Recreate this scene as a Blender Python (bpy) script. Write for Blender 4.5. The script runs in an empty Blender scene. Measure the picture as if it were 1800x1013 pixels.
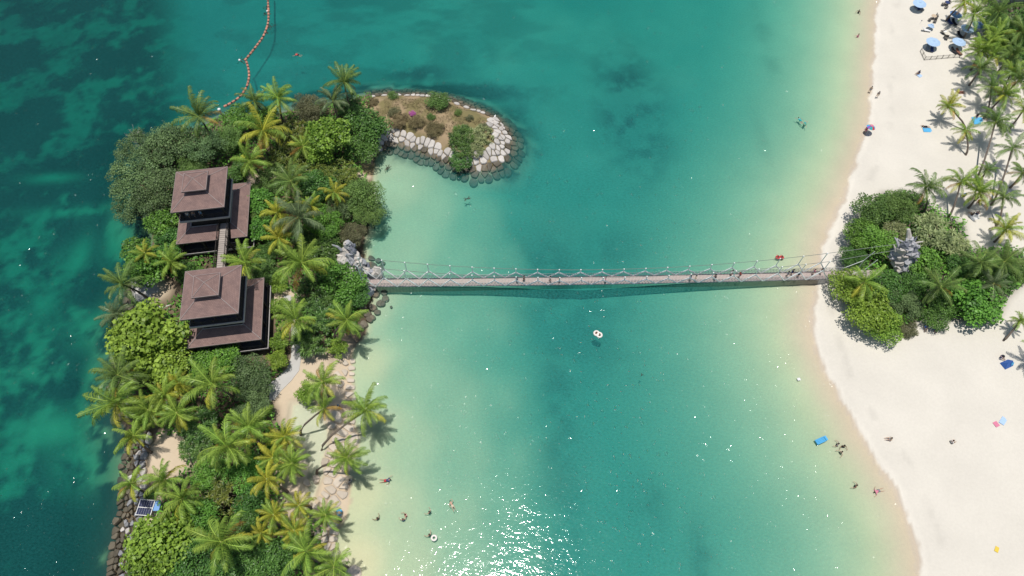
import bpy, bmesh, math, random
import numpy as np
from mathutils import Vector, Matrix

random.seed(7)
RNG = np.random.default_rng(11)
SC = bpy.context.scene
COL = SC.collection

# ------------------------------------------------------------------ camera
CAM_H = 100.0
PITCH = math.radians(30.0)            # tilt away from straight down
cam_d = bpy.data.cameras.new("camera")
cam = bpy.data.objects.new("camera", cam_d)
COL.objects.link(cam)
cam.location = (0, 0, CAM_H)
cam.rotation_euler = (PITCH, 0, 0)
cam_d.sensor_width = 36.0
cam_d.lens = 24.0
cam_d.clip_start = 1.0
cam_d.clip_end = 3000.0
SC.camera = cam

# ------------------------------------------------------------------ sky and sun
SUN_EL = math.radians(87.6)
SUN_AZ = math.radians(-25.0)          # from +Y towards -X
world = bpy.data.worlds.new("World")
SC.world = world
world.use_nodes = True
wn = world.node_tree.nodes
wn.clear()
w_out = wn.new("ShaderNodeOutputWorld")
w_bg = wn.new("ShaderNodeBackground")
w_sky = wn.new("ShaderNodeTexSky")
w_sky.sky_type = 'NISHITA'
w_sky.sun_disc = False
w_sky.sun_elevation = SUN_EL
w_sky.sun_rotation = SUN_AZ
w_sky.air_density = 1.2
w_sky.dust_density = 1.0
w_bg.inputs[1].default_value = 0.07
world.node_tree.links.new(w_sky.outputs[0], w_bg.inputs[0])
world.node_tree.links.new(w_bg.outputs[0], w_out.inputs[0])

sun_d = bpy.data.lights.new("sun", 'SUN')
sun_d.energy = 3.7
sun_d.angle = math.radians(0.55)
sun_d.color = (1.0, 0.955, 0.89)
sun = bpy.data.objects.new("sun", sun_d)
COL.objects.link(sun)
sdir = Vector((math.sin(SUN_AZ) * math.cos(SUN_EL), math.cos(SUN_AZ) * math.cos(SUN_EL), math.sin(SUN_EL)))
sun.rotation_euler = sdir.to_track_quat('Z', 'Y').to_euler()
sun.location = (0, 60, 150)

SC.view_settings.view_transform = 'Standard'
SC.view_settings.look = 'None'
SC.view_settings.exposure = 0.0
SC.view_settings.gamma = 1.0
SC.view_settings.use_curve_mapping = False
SC.render.engine = 'CYCLES'
SC.cycles.use_denoising = True
SC.cycles.max_bounces = 4
SC.cycles.diffuse_bounces = 2
SC.cycles.volume_bounces = 0
SC.cycles.glossy_bounces = 2
SC.cycles.transparent_max_bounces = 12
SC.cycles.sample_clamp_indirect = 4.0

# ------------------------------------------------------------------ small helpers
_c, _s = math.cos(PITCH), math.sin(PITCH)
def P(u, v, z=0.0):
    """point of the place at height z that the photograph shows at (u, v)"""
    x = (u - 900.0) / 1200.0
    y = (506.5 - v) / 1200.0
    yy = y * _c + _s
    zz = y * _s - _c
    t = (CAM_H - z) / -zz
    return Vector((x * t, yy * t, z))
def mpp(u, v, z=0.0):
    y = (506.5 - v) / 1200.0
    return (CAM_H - z) / -(y * _s - _c) / 1200.0

def tag(o, label=None, cat=None, group=None, kind=None):
    if label: o["label"] = label
    if cat: o["category"] = cat
    if group: o["group"] = group
    if kind: o["kind"] = kind
    return o
def link(name, data, parent=None, mat=None):
    o = bpy.data.objects.new(name, data)
    COL.objects.link(o)
    if parent is not None: o.parent = parent
    if mat is not None and data is not None:
        if len(data.materials) == 0: data.materials.append(mat)
        else:
            if data.materials[0] != mat:
                o.material_slots[0].link = 'OBJECT'
                o.material_slots[0].material = mat
    return o
def empty(name, loc, rz=0.0):
    o = bpy.data.objects.new(name, None)
    COL.objects.link(o)
    o.location = loc
    o.rotation_euler = (0, 0, rz)
    o.empty_display_size = 0.2
    return o
def np_mesh(name, verts, faces, col=None, smooth=False):
    verts = np.asarray(verts, dtype=np.float32)
    faces = np.asarray(faces, dtype=np.int32)
    n, k = faces.shape
    me = bpy.data.meshes.new(name)
    me.vertices.add(len(verts))
    me.vertices.foreach_set("co", verts.ravel())
    me.loops.add(n * k)
    me.loops.foreach_set("vertex_index", faces.ravel())
    me.polygons.add(n)
    me.polygons.foreach_set("loop_start", np.arange(0, n * k, k, dtype=np.int32))
    me.polygons.foreach_set("loop_total", np.full(n, k, dtype=np.int32))
    if smooth:
        me.polygons.foreach_set("use_smooth", np.ones(n, dtype=bool))
    me.update(calc_edges=True)
    if col is not None:
        a = me.color_attributes.new("tint", 'FLOAT_COLOR', 'POINT')
        c4 = np.ones((len(verts), 4), dtype=np.float32)
        c4[:, :col.shape[1]] = col
        a.data.foreach_set("color", c4.ravel())
    return me

class MB:
    """collects shapes into one mesh"""
    def __init__(self): self.v = []; self.f = []
    def add(self, vs, fs):
        b = len(self.v)
        self.v += [tuple(p) for p in vs]
        self.f += [tuple(i + b for i in f) for f in fs]
        return self
    def box(self, c, s, rz=0.0, M=None):
        hx, hy, hz = s[0] / 2, s[1] / 2, s[2] / 2
        R = M or Matrix.Rotation(rz, 3, 'Z')
        vs = [Vector(c) + R @ Vector((x * hx, y * hy, z * hz)) for x in (-1, 1) for y in (-1, 1) for z in (-1, 1)]
        return self.add(vs, [(0, 1, 3, 2), (4, 6, 7, 5), (0, 4, 5, 1), (2, 3, 7, 6), (0, 2, 6, 4), (1, 5, 7, 3)])
    def tube(self, pts, rad, n=6, cap=True):
        pts = [Vector(p) for p in pts]
        if not hasattr(rad, '__len__'): rad = [rad] * len(pts)
        vs = []; fs = []
        for i, p in enumerate(pts):
            d = (pts[min(i + 1, len(pts) - 1)] - pts[max(i - 1, 0)]).normalized()
            a = d.cross(Vector((0.31, 0.17, 0.93)) if abs(d.z) < 0.9 else Vector((1, 0.1, 0))).normalized()
            b = d.cross(a)
            for k in range(n):
                t = 2 * math.pi * k / n
                vs.append(p + (a * math.cos(t) + b * math.sin(t)) * rad[i])
        for i in range(len(pts) - 1):
            for k in range(n):
                fs.append((i * n + k, i * n + (k + 1) % n, (i + 1) * n + (k + 1) % n, (i + 1) * n + k))
        if cap:
            fs.append(tuple(range(n - 1, -1, -1)))
            fs.append(tuple((len(pts) - 1) * n + k for k in range(n)))
        return self.add(vs, fs)
    def lathe(self, prof, n=12, c=(0, 0, 0)):
        vs = []; fs = []
        for r, z in prof:
            for k in range(n):
                t = 2 * math.pi * k / n
                vs.append((c[0] + r * math.cos(t), c[1] + r * math.sin(t), c[2] + z))
        for i in range(len(prof) - 1):
            for k in range(n):
                fs.append((i * n + k, i * n + (k + 1) % n, (i + 1) * n + (k + 1) % n, (i + 1) * n + k))
        fs.append(tuple(range(n - 1, -1, -1)))
        fs.append(tuple((len(prof) - 1) * n + k for k in range(n)))
        return self.add(vs, fs)
    def mesh(self, name, smooth=False):
        me = bpy.data.meshes.new(name)
        me.from_pydata(self.v, [], self.f)
        if smooth:
            for p in me.polygons: p.use_smooth = True
        me.update()
        return me
    def build(self, name, mat, parent=None, smooth=False):
        return link(name, self.mesh(name, smooth), parent, mat)

# ------------------------------------------------------------------ materials
def new_mat(name):
    m = bpy.data.materials.new(name)
    m.use_nodes = True
    nt = m.node_tree
    for n in list(nt.nodes): nt.nodes.remove(n)
    out = nt.nodes.new("ShaderNodeOutputMaterial")
    return m, nt, out
def N(nt, t, **kw):
    n = nt.nodes.new(t)
    for k, v in kw.items():
        if k.startswith("i_"): n.inputs[k[2:].replace("_", " ")].default_value = v
        else: setattr(n, k, v)
    return n
def mixrgb(nt, a, b, fac, mode='MIX'):
    m = nt.nodes.new("ShaderNodeMix")
    m.data_type = 'RGBA'; m.blend_type = mode
    for sock, val in ((0, fac), (6, a), (7, b)):
        if hasattr(val, "is_linked"): nt.links.new(val, m.inputs[sock])
        else: m.inputs[sock].default_value = val if sock == 0 else (tuple(val) + (1,))[:4]
    return m.outputs[2]
def simple(name, col, rough=0.7, var=0.15, scale=3.0, spec=0.3, bump=0.0, objvar=0.0, metallic=0.0):
    m, nt, out = new_mat(name)
    b = N(nt, "ShaderNodeBsdfPrincipled")
    b.inputs["Roughness"].default_value = rough
    b.inputs["Metallic"].default_value = metallic
    b.inputs["Specular IOR Level"].default_value = spec
    tc = N(nt, "ShaderNodeTexCoord")
    nz = N(nt, "ShaderNodeTexNoise"); nz.inputs["Scale"].default_value = scale; nz.inputs["Detail"].default_value = 6
    nt.links.new(tc.outputs["Object"], nz.inputs["Vector"])
    lo = tuple(c * (1 - var) for c in col); hi = tuple(min(1, c * (1 + var)) for c in col)
    c = mixrgb(nt, lo, hi, nz.outputs["Fac"])
    if objvar > 0:
        oi = N(nt, "ShaderNodeObjectInfo")
        mr = N(nt, "ShaderNodeMapRange"); mr.inputs[3].default_value = 1 - objvar; mr.inputs[4].default_value = 1 + objvar
        nt.links.new(oi.outputs["Random"], mr.inputs[0])
        cc = N(nt, "ShaderNodeCombineColor")
        for i in range(3): nt.links.new(mr.outputs[0], cc.inputs[i])
        c = mixrgb(nt, c, cc.outputs[0], 1.0, 'MULTIPLY')
    nt.links.new(c, b.inputs["Base Color"])
    if bump > 0:
        bp = N(nt, "ShaderNodeBump"); bp.inputs["Strength"].default_value = bump; bp.inputs["Distance"].default_value = 0.1
        nt.links.new(nz.outputs["Fac"], bp.inputs["Height"]); nt.links.new(bp.outputs[0], b.inputs["Normal"])
    nt.links.new(b.outputs[0], out.inputs[0])
    return m
def leaf_mat(name, dark, light, trans=0.25, rough=0.5, objvar=0.18, spec=0.3):
    """foliage: tint attribute (r = leaf-to-leaf variation) between two leaf colours"""
    light = tuple(min(.75, c * 1.25) for c in light); dark = tuple(c * 1.1 for c in dark)
    m, nt, out = new_mat(name)
    at = N(nt, "ShaderNodeAttribute", attribute_name="tint")
    sep = N(nt, "ShaderNodeSeparateColor")
    nt.links.new(at.outputs["Color"], sep.inputs[0])
    c = mixrgb(nt, dark, light, sep.outputs[0])
    oi = N(nt, "ShaderNodeObjectInfo")
    hs = N(nt, "ShaderNodeHueSaturation")
    mr = N(nt, "ShaderNodeMapRange"); mr.inputs[3].default_value = 1 - objvar; mr.inputs[4].default_value = 1 + objvar
    nt.links.new(oi.outputs["Random"], mr.inputs[0])
    nt.links.new(mr.outputs[0], hs.inputs["Value"])
    mr2 = N(nt, "ShaderNodeMapRange"); mr2.inputs[3].default_value = 0.485; mr2.inputs[4].default_value = 0.51
    fr = N(nt, "ShaderNodeMath", operation='FRACT')
    mu = N(nt, "ShaderNodeMath", operation='MULTIPLY'); mu.inputs[1].default_value = 7.31
    nt.links.new(oi.outputs["Random"], mu.inputs[0]); nt.links.new(mu.outputs[0], fr.inputs[0])
    nt.links.new(fr.outputs[0], mr2.inputs[0]); nt.links.new(mr2.outputs[0], hs.inputs["Hue"])
    nt.links.new(c, hs.inputs["Color"])
    b = N(nt, "ShaderNodeBsdfPrincipled")
    b.inputs["Roughness"].default_value = rough
    b.inputs["Specular IOR Level"].default_value = spec
    nt.links.new(hs.outputs[0], b.inputs["Base Color"])
    t = N(nt, "ShaderNodeBsdfTranslucent")
    nt.links.new(hs.outputs[0], t.inputs["Color"])
    mx = N(nt, "ShaderNodeMixShader"); mx.inputs[0].default_value = trans
    nt.links.new(b.outputs[0], mx.inputs[1]); nt.links.new(t.outputs[0], mx.inputs[2])
    nt.links.new(mx.outputs[0], out.inputs[0])
    return m

M = {}
M['palm_g'] = leaf_mat("palm_leaf_green", (0.070, 0.145, 0.022), (0.315, 0.455, 0.075), 0.22, 0.42)
M['palm_y'] = leaf_mat("palm_leaf_yellow", (0.15, 0.19, 0.022), (0.54, 0.53, 0.07), 0.25, 0.45)
M['palm_d'] = leaf_mat("palm_leaf_dark", (0.046, 0.10, 0.030), (0.20, 0.30, 0.070), 0.2, 0.40)
M['palm_w'] = leaf_mat("palm_leaf_greyish", (0.05, 0.085, 0.04), (0.19, 0.25, 0.11), 0.2, 0.40)
M['palm_o'] = leaf_mat("palm_leaf_old", (0.20, 0.12, 0.03), (0.42, 0.27, 0.05), 0.15, 0.6)
M['rib'] = simple("frond_rib", (0.30, 0.33, 0.09), 0.5, 0.2)
M['palm_trunk'] = simple("palm_trunk", (0.17, 0.14, 0.115), 0.85, 0.35, 4.0, 0.2, 0.5, 0.2)
M['bark'] = simple("bark", (0.11, 0.085, 0.065), 0.9, 0.35, 3.0, 0.15, 0.4)
M['fine'] = leaf_mat("leaf_mangrove", (0.038, 0.078, 0.028), (0.195, 0.305, 0.115), 0.2, 0.5)
M['fineb'] = leaf_mat("leaf_brownish", (0.055, 0.065, 0.028), (0.21, 0.215, 0.11), 0.2, 0.55)
M['bright'] = leaf_mat("leaf_bright", (0.080, 0.155, 0.016), (0.30, 0.445, 0.065), 0.3, 0.45, 0.1)
M['mid'] = leaf_mat("leaf_mid", (0.042, 0.120, 0.018), (0.185, 0.395, 0.060), 0.25, 0.45)
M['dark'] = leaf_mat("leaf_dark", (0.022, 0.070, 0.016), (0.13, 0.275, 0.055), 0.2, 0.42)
M['strap'] = leaf_mat("leaf_strap", (0.022, 0.065, 0.018), (0.125, 0.24, 0.055), 0.15, 0.38)
M['pale'] = leaf_mat("leaf_strap_pale", (0.075, 0.11, 0.04), (0.36, 0.41, 0.18), 0.15, 0.4)
M['mixed'] = leaf_mat("leaf_strap_yellowing", (0.03, 0.065, 0.015), (0.19, 0.22, 0.04), 0.15, 0.42)
M['olive'] = leaf_mat("leaf_olive", (0.038, 0.085, 0.020), (0.18, 0.295, 0.07), 0.22, 0.5)
M['dry'] = leaf_mat("leaf_dry", (0.12, 0.095, 0.045), (0.28, 0.24, 0.12), 0.15, 0.7)
M['pink'] = leaf_mat("petal_pink", (0.35, 0.06, 0.25), (0.62, 0.22, 0.50), 0.3, 0.6)
M['bare'] = simple("bare_twig", (0.36, 0.34, 0.32), 0.9, 0.2)
M['stone'] = simple("stone_pale", (0.56, 0.52, 0.475), 0.85, 0.22, 1.8, 0.2, 0.35, 0.16)
M['stone_wet'] = simple("stone_wet_algae", (0.135, 0.115, 0.080), 0.6, 0.4, 1.6, 0.4, 0.35, 0.3)
M['stone_grey'] = simple("stone_grey", (0.27, 0.27, 0.275), 0.85, 0.35, 1.6, 0.2, 0.4, 0.25)
M['stone_warm'] = simple("stone_warm", (0.58, 0.50, 0.41), 0.85, 0.18, 1.4, 0.2, 0.3, 0.12)
M['driftwood'] = simple("weathered_grey_wood", (0.42, 0.42, 0.44), 0.85, 0.35, 2.2, 0.2, 0.6)
M['wood_grey'] = simple("weathered_deck", (0.40, 0.35, 0.315), 0.85, 0.2, 3.0, 0.2, 0.0, 0.1)
M['wood_dark'] = simple("dark_timber", (0.050, 0.042, 0.040), 0.75, 0.3, 2.0, 0.3)
M['floor_dark'] = simple("dark_floor_boards", (0.060, 0.062, 0.075), 0.7, 0.3, 1.0, 0.3)
M['deck_pink'] = simple('sun_bleached_planks', (0.47, 0.385, 0.36), 0.85, 0.2, 3.0, 0.2)
M['fascia'] = simple("pale_trim", (0.46, 0.43, 0.42), 0.7, 0.15, 2.0)
M['concrete'] = simple("path_concrete", (0.52, 0.505, 0.48), 0.9, 0.1, 1.0, 0.2, 0.1)
M['white'] = simple("white_paint", (0.78, 0.78, 0.76), 0.6, 0.06)
M['rope_white'] = simple("white_rod", (0.86, 0.88, 0.86), 0.55, 0.05)
M['cable'] = simple("steel_cable", (0.20, 0.22, 0.20), 0.5, 0.1)
M['net'] = simple("pale_net", (0.45, 0.47, 0.45), 0.7, 0.1)
M['black'] = simple("black_rubber", (0.030, 0.028, 0.028), 0.6, 0.3)
M['float'] = simple("faded_orange_float", (0.50, 0.235, 0.165), 0.7, 0.25, 4.0, 0.3, 0, 0.2)
M['metal'] = simple("grey_metal", (0.42, 0.44, 0.46), 0.45, 0.1, 2.0, 0.5)
M['cell'] = simple("solar_cell", (0.030, 0.036, 0.085), 0.25, 0.2, 4.0, 0.5)
M['skin_a'] = simple("skin_light", (0.52, 0.33, 0.235), 0.6, 0.05)
M['skin_b'] = simple("skin_tan", (0.33, 0.19, 0.12), 0.6, 0.05)
M['hair'] = simple("dark_hair", (0.018, 0.014, 0.012), 0.6, 0.2)
for nm, c in dict(c_white=(0.75, 0.75, 0.74), c_black=(0.025, 0.025, 0.03), c_red=(0.55, 0.05, 0.06), c_blue=(0.05, 0.14, 0.45),
                  c_sky=(0.10, 0.42, 0.72), c_pink=(0.68, 0.22, 0.33), c_green=(0.08, 0.36, 0.25), c_grey=(0.22, 0.23, 0.25),
                  c_teal=(0.03, 0.40, 0.42), c_cream=(0.66, 0.56, 0.42), c_orange=(0.75, 0.28, 0.10), c_yellow=(0.75, 0.55, 0.08),
                  c_purple=(0.30, 0.12, 0.45), c_brown=(0.22, 0.10, 0.07), c_navy=(0.03, 0.05, 0.16)).items():
    M[nm] = simple(nm.replace("c_", "cloth_"), c, 0.8, 0.08)
M['canopy'] = simple("umbrella_blue", (0.42, 0.58, 0.80), 0.8, 0.06)
M['canopy_d'] = simple("umbrella_deep_blue", (0.20, 0.37, 0.68), 0.8, 0.08)
M['rattan'] = simple("grey_rattan", (0.15, 0.14, 0.13), 0.8, 0.3)
M['tabletop'] = simple("pale_table", (0.55, 0.44, 0.32), 0.6, 0.1)
M['plastic_white'] = simple("ring_white", (0.80, 0.74, 0.68), 0.4, 0.05)
M['terracotta'] = simple("terracotta_tile", (0.48, 0.17, 0.09), 0.8, 0.25, 2.5, 0.2, 0.4)
M['plaster'] = simple("plaster", (0.55, 0.52, 0.47), 0.9, 0.08)
M['seaweed'] = simple("brown_weed", (0.07, 0.05, 0.035), 0.8, 0.3)

def shingle_mat():
    m, nt, out = new_mat("brown_shingle")
    b = N(nt, "ShaderNodeBsdfPrincipled"); b.inputs["Roughness"].default_value = 0.8
    b.inputs["Specular IOR Level"].default_value = 0.2
    tc = N(nt, "ShaderNodeTexCoord")
    br = N(nt, "ShaderNodeTexBrick")
    br.inputs["Scale"].default_value = 1.0
    br.inputs["Color1"].default_value = (0.250, 0.168, 0.150, 1)
    br.inputs["Color2"].default_value = (0.292, 0.198, 0.176, 1)
    br.inputs["Mortar"].default_value = (0.165, 0.105, 0.095, 1)
    br.inputs["Mortar Size"].default_value = 0.014
    br.inputs["Brick Width"].default_value = 0.32
    br.inputs["Row Height"].default_value = 0.22
    nt.links.new(tc.outputs["UV"], br.inputs["Vector"])
    nz = N(nt, "ShaderNodeTexNoise"); nz.inputs["Scale"].default_value = 0.9; nz.inputs["Detail"].default_value = 7
    nt.links.new(tc.outputs["Object"], nz.inputs["Vector"])
    rp = N(nt, "ShaderNodeValToRGB")
    rp.color_ramp.elements[0].position = 0.3; rp.color_ramp.elements[0].color = (0.78, 0.78, 0.80, 1)
    rp.color_ramp.elements[1].position = 0.7; rp.color_ramp.elements[1].color = (1.08, 1.06, 1.04, 1)
    nt.links.new(nz.outputs["Fac"], rp.inputs[0])
    c = mixrgb(nt, br.outputs["Color"], rp.outputs[0], 1.0, 'MULTIPLY')
    nt.links.new(c, b.inputs["Base Color"])
    bp = N(nt, "ShaderNodeBump"); bp.inputs["Strength"].default_value = 0.35; bp.inputs["Distance"].default_value = 0.03
    nt.links.new(br.outputs["Fac"], bp.inputs["Height"]); bp.invert = True
    nt.links.new(bp.outputs[0], b.inputs["Normal"])
    nt.links.new(b.outputs[0], out.inputs[0])
    return m
M['shingle'] = shingle_mat()

def ground_mat():
    m, nt, out = new_mat("ground_sand_soil")
    b = N(nt, "ShaderNodeBsdfPrincipled"); b.inputs["Roughness"].default_value = 0.9
    b.inputs["Specular IOR Level"].default_value = 0.15
    at = N(nt, "ShaderNodeAttribute", attribute_name="tint")
    tc = N(nt, "ShaderNodeTexCoord")
    n1 = N(nt, "ShaderNodeTexNoise"); n1.inputs["Scale"].default_value = 2.6; n1.inputs["Detail"].default_value = 8; n1.inputs["Roughness"].default_value = 0.65
    n2 = N(nt, "ShaderNodeTexNoise"); n2.inputs["Scale"].default_value = 0.16; n2.inputs["Detail"].default_value = 5
    for n in (n1, n2): nt.links.new(tc.outputs["Object"], n.inputs["Vector"])
    r1 = N(nt, "ShaderNodeMapRange"); r1.inputs[1].default_value = 0.25; r1.inputs[2].default_value = 0.75; r1.inputs[3].default_value = 0.95; r1.inputs[4].default_value = 1.04
    nt.links.new(n1.outputs["Fac"], r1.inputs[0])
    r2 = N(nt, "ShaderNodeMapRange"); r2.inputs[1].default_value = 0.3; r2.inputs[2].default_value = 0.7; r2.inputs[3].default_value = 0.95; r2.inputs[4].default_value = 1.03
    nt.links.new(n2.outputs["Fac"], r2.inputs[0])
    mu = N(nt, "ShaderNodeMath", operation='MULTIPLY')
    nt.links.new(r1.outputs[0], mu.inputs[0]); nt.links.new(r2.outputs[0], mu.inputs[1])
    cc = N(nt, "ShaderNodeCombineColor")
    for i in range(3): nt.links.new(mu.outputs[0], cc.inputs[i])
    c = mixrgb(nt, at.outputs["Color"], cc.outputs[0], 1.0, 'MULTIPLY')
    nt.links.new(c, b.inputs["Base Color"])
    bp = N(nt, "ShaderNodeBump"); bp.inputs["Strength"].default_value = 0.35; bp.inputs["Distance"].default_value = 0.12
    nt.links.new(n1.outputs["Fac"], bp.inputs["Height"]); nt.links.new(bp.outputs[0], b.inputs["Normal"])
    nt.links.new(b.outputs[0], out.inputs[0])
    return m
M['ground'] = ground_mat()

def water_mat():
    m, nt, out = new_mat("sea_water")
    tc = N(nt, "ShaderNodeTexCoord")
    mp = N(nt, "ShaderNodeMapping"); mp.inputs["Rotation"].default_value = (0, 0, math.radians(25)); mp.inputs["Scale"].default_value = (1.0, 1.55, 1.0)
    nt.links.new(tc.outputs["Object"], mp.inputs["Vector"])
    a = N(nt, "ShaderNodeTexNoise"); a.inputs["Scale"].default_value = 0.55; a.inputs["Detail"].default_value = 2; a.inputs["Roughness"].default_value = 0.5
    b = N(nt, "ShaderNodeTexNoise"); b.inputs["Scale"].default_value = 2.3; b.inputs["Detail"].default_value = 2.5; b.inputs["Roughness"].default_value = 0.55
    big = N(nt, "ShaderNodeTexNoise"); big.inputs["Scale"].default_value = 0.035; big.inputs["Detail"].default_value = 3
    for n in (a, b): nt.links.new(mp.outputs[0], n.inputs["Vector"])
    nt.links.new(tc.outputs["Object"], big.inputs["Vector"])
    ma = N(nt, "ShaderNodeMath", operation='MULTIPLY'); ma.inputs[1].default_value = 0.55
    nt.links.new(a.outputs["Fac"], ma.inputs[0])
    mb = N(nt, "ShaderNodeMath", operation='MULTIPLY'); mb.inputs[1].default_value = 0.20
    nt.links.new(b.outputs["Fac"], mb.inputs[0])
    # patches of breeze: rougher and calmer stretches of the surface
    gust = N(nt, "ShaderNodeMapRange"); gust.inputs[1].default_value = 0.38; gust.inputs[2].default_value = 0.62; gust.inputs[3].default_value = 0.6; gust.inputs[4].default_value = 1.25
    nt.links.new(big.outputs["Fac"], gust.inputs[0])
    # scattered steeper wavelets
    sp = N(nt, "ShaderNodeTexNoise"); sp.inputs["Scale"].default_value = 1.15; sp.inputs["Detail"].default_value = 1.0
    nt.links.new(tc.outputs["Object"], sp.inputs["Vector"])
    sr = N(nt, "ShaderNodeMapRange"); sr.inputs[1].default_value = 0.633; sr.inputs[2].default_value = 0.82; sr.inputs[3].default_value = 0.0; sr.inputs[4].default_value = 1.0
    nt.links.new(sp.outputs["Fac"], sr.inputs[0])
    mb2 = N(nt, "ShaderNodeMath", operation='ADD'); nt.links.new(mb.outputs[0], mb2.inputs[0]); nt.links.new(sr.outputs[0], mb2.inputs[1]); mb = mb2
    sm = N(nt, "ShaderNodeMath", operation='ADD'); nt.links.new(ma.outputs[0], sm.inputs[0]); nt.links.new(mb.outputs[0], sm.inputs[1])
    sg = N(nt, "ShaderNodeMath", operation='MULTIPLY'); nt.links.new(sm.outputs[0], sg.inputs[0]); nt.links.new(gust.outputs[0], sg.inputs[1])
    bp = N(nt, "ShaderNodeBump"); bp.inputs["Strength"].default_value = 1.0; bp.inputs["Distance"].default_value = 0.105
    nt.links.new(sg.outputs[0], bp.inputs["Height"])
    gl = N(nt, "ShaderNodeBsdfGlossy"); gl.inputs["Roughness"].default_value = 0.07
    nt.links.new(bp.outputs[0], gl.inputs["Normal"])
    tr = N(nt, "ShaderNodeBsdfTransparent")
    df = N(nt, "ShaderNodeBsdfDiffuse")
    df.inputs["Color"].default_value = (0.035, 0.290, 0.268, 1)
    m1 = N(nt, "ShaderNodeMixShader"); 
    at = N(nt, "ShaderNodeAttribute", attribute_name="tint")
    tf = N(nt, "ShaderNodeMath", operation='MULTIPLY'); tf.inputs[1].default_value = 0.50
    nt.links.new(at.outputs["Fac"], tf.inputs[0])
    # light on fine ripples, painted as noise in the water's milkiness
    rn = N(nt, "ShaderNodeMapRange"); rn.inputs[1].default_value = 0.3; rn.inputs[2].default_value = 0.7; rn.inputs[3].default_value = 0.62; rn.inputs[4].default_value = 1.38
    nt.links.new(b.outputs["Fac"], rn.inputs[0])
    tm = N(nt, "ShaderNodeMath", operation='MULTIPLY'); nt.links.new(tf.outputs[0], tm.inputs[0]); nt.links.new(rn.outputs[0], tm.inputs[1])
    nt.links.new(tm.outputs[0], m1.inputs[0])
    nt.links.new(tr.outputs[0], m1.inputs[1]); nt.links.new(df.outputs[0], m1.inputs[2])
    fr = N(nt, "ShaderNodeFresnel"); fr.inputs["IOR"].default_value = 1.33
    m2 = N(nt, "ShaderNodeMixShader")
    nt.links.new(fr.outputs[0], m2.inputs[0]); nt.links.new(m1.outputs[0], m2.inputs[1]); nt.links.new(gl.outputs[0], m2.inputs[2])
    nt.links.new(m2.outputs[0], out.inputs["Surface"])
    va = N(nt, "ShaderNodeVolumeAbsorption")
    va.inputs["Color"].default_value = (0.09, 0.785, 0.825, 1)
    va.inputs["Density"].default_value = 0.40
    nt.links.new(va.outputs[0], out.inputs["Volume"])
    return m
M['water'] = water_mat()

# ------------------------------------------------------------------ the lie of the land
def W(px): return np.array([P(u, v)[:2] for u, v in px])
ISLAND = [(255, 285), (252, 340), (272, 400), (268, 440), (258, 478), (236, 498), (232, 530), (226, 560), (216, 620), (206, 680), (216, 740),
          (232, 780), (224, 830), (224, 880), (214, 940), (206, 1013), (196, 1110), (640, 1110), (612, 1030), (600, 988), (590, 960), (584, 935), (604, 908),
          (612, 880), (612, 850), (610, 822), (622, 792), (630, 765), (618, 740), (620, 700), (622, 660), (622, 620), (634, 590), (644, 560),
          (654, 525), (650, 506), (655, 488), (642, 470), (638, 430), (645, 400), (654, 350), (655, 310), (658, 280), (676, 258), (690, 250), (720, 256),
          (760, 270), (800, 290), (830, 298), (860, 294), (880, 285), (892, 265), (895, 245), (888, 228), (870, 208), (840, 192), (810, 180),
          (790, 173), (760, 167), (700, 166), (650, 168), (630, 172), (600, 184), (560, 185), (520, 194), (480, 204), (430, 205), (390, 205),
          (350, 228), (300, 240), (270, 255)]
POOL = [(511, 708), (550, 700), (566, 730), (577, 756), (577, 776), (570, 808), (572, 832), (560, 856), (552, 884), (538, 876), (535, 850), (538, 812), (536, 785), (520, 772), (506, 745)]
BEACH = [(1548, -60), (1543, 0), (1540, 60), (1532, 150), (1519, 240), (1501, 300), (1472, 370), (1449, 430), (1437, 471), (1427, 530), (1425, 568),
         (1431, 602), (1450, 650), (1480, 705), (1520, 775), (1560, 840), (1590, 900), (1610, 960), (1618, 1013), (1630, 1100)]
isl_w, pool_w = W(ISLAND), W(POOL)
bw = W(BEACH)
beach_w = np.vstack([[bw[0] + np.array([6, 260])], bw, [bw[-1] + np.array([0, -200])], [[420, -200]], [[420, 420]]])

def sdf(pts, poly):
    """signed distance, positive inside"""
    n = len(pts)
    best = np.full(n, 1e9); ins = np.zeros(n, dtype=bool)
    x, y = pts[:, 0], pts[:, 1]
    m = len(poly)
    for i in range(m):
        a = poly[i]; b = poly[(i + 1) % m]
        e = b - a; L2 = e @ e
        t = np.clip(((x - a[0]) * e[0] + (y - a[1]) * e[1]) / L2, 0, 1)
        d = np.hypot(x - a[0] - t * e[0], y - a[1] - t * e[1])
        best = np.minimum(best, d)
        if a[1] != b[1]:
            c = ((a[1] > y) != (b[1] > y)) & (x < (b[0] - a[0]) * (y - a[1]) / (b[1] - a[1]) + a[0])
            ins ^= c
    return np.where(ins, best, -best)

def vnoise(x, y, seed):
    r = np.random.default_rng(seed)
    T = r.random((256, 256))
    xi = np.floor(x).astype(int); yi = np.floor(y).astype(int)
    fx = x - xi; fy = y - yi
    fx = fx * fx * (3 - 2 * fx); fy = fy * fy * (3 - 2 * fy)
    g = lambda a, b: T[a & 255, b & 255]
    return (g(xi, yi) * (1 - fx) + g(xi + 1, yi) * fx) * (1 - fy) + (g(xi, yi + 1) * (1 - fx) + g(xi + 1, yi + 1) * fx) * fy
def fbm(x, y, scale, seed, octv=5):
    v = 0; a = 0.5; s = 1.0 / scale; tot = 0
    for o in range(octv):
        v = v + a * vnoise(x * s + 17.3 * o, y * s - 9.1 * o, seed + o); tot += a
        a *= 0.5; s *= 2.03
    return v / tot
def sstep(a, b, x):
    t = np.clip((x - a) / (b - a), 0, 1)
    return t * t * (3 - 2 * t)

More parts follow.
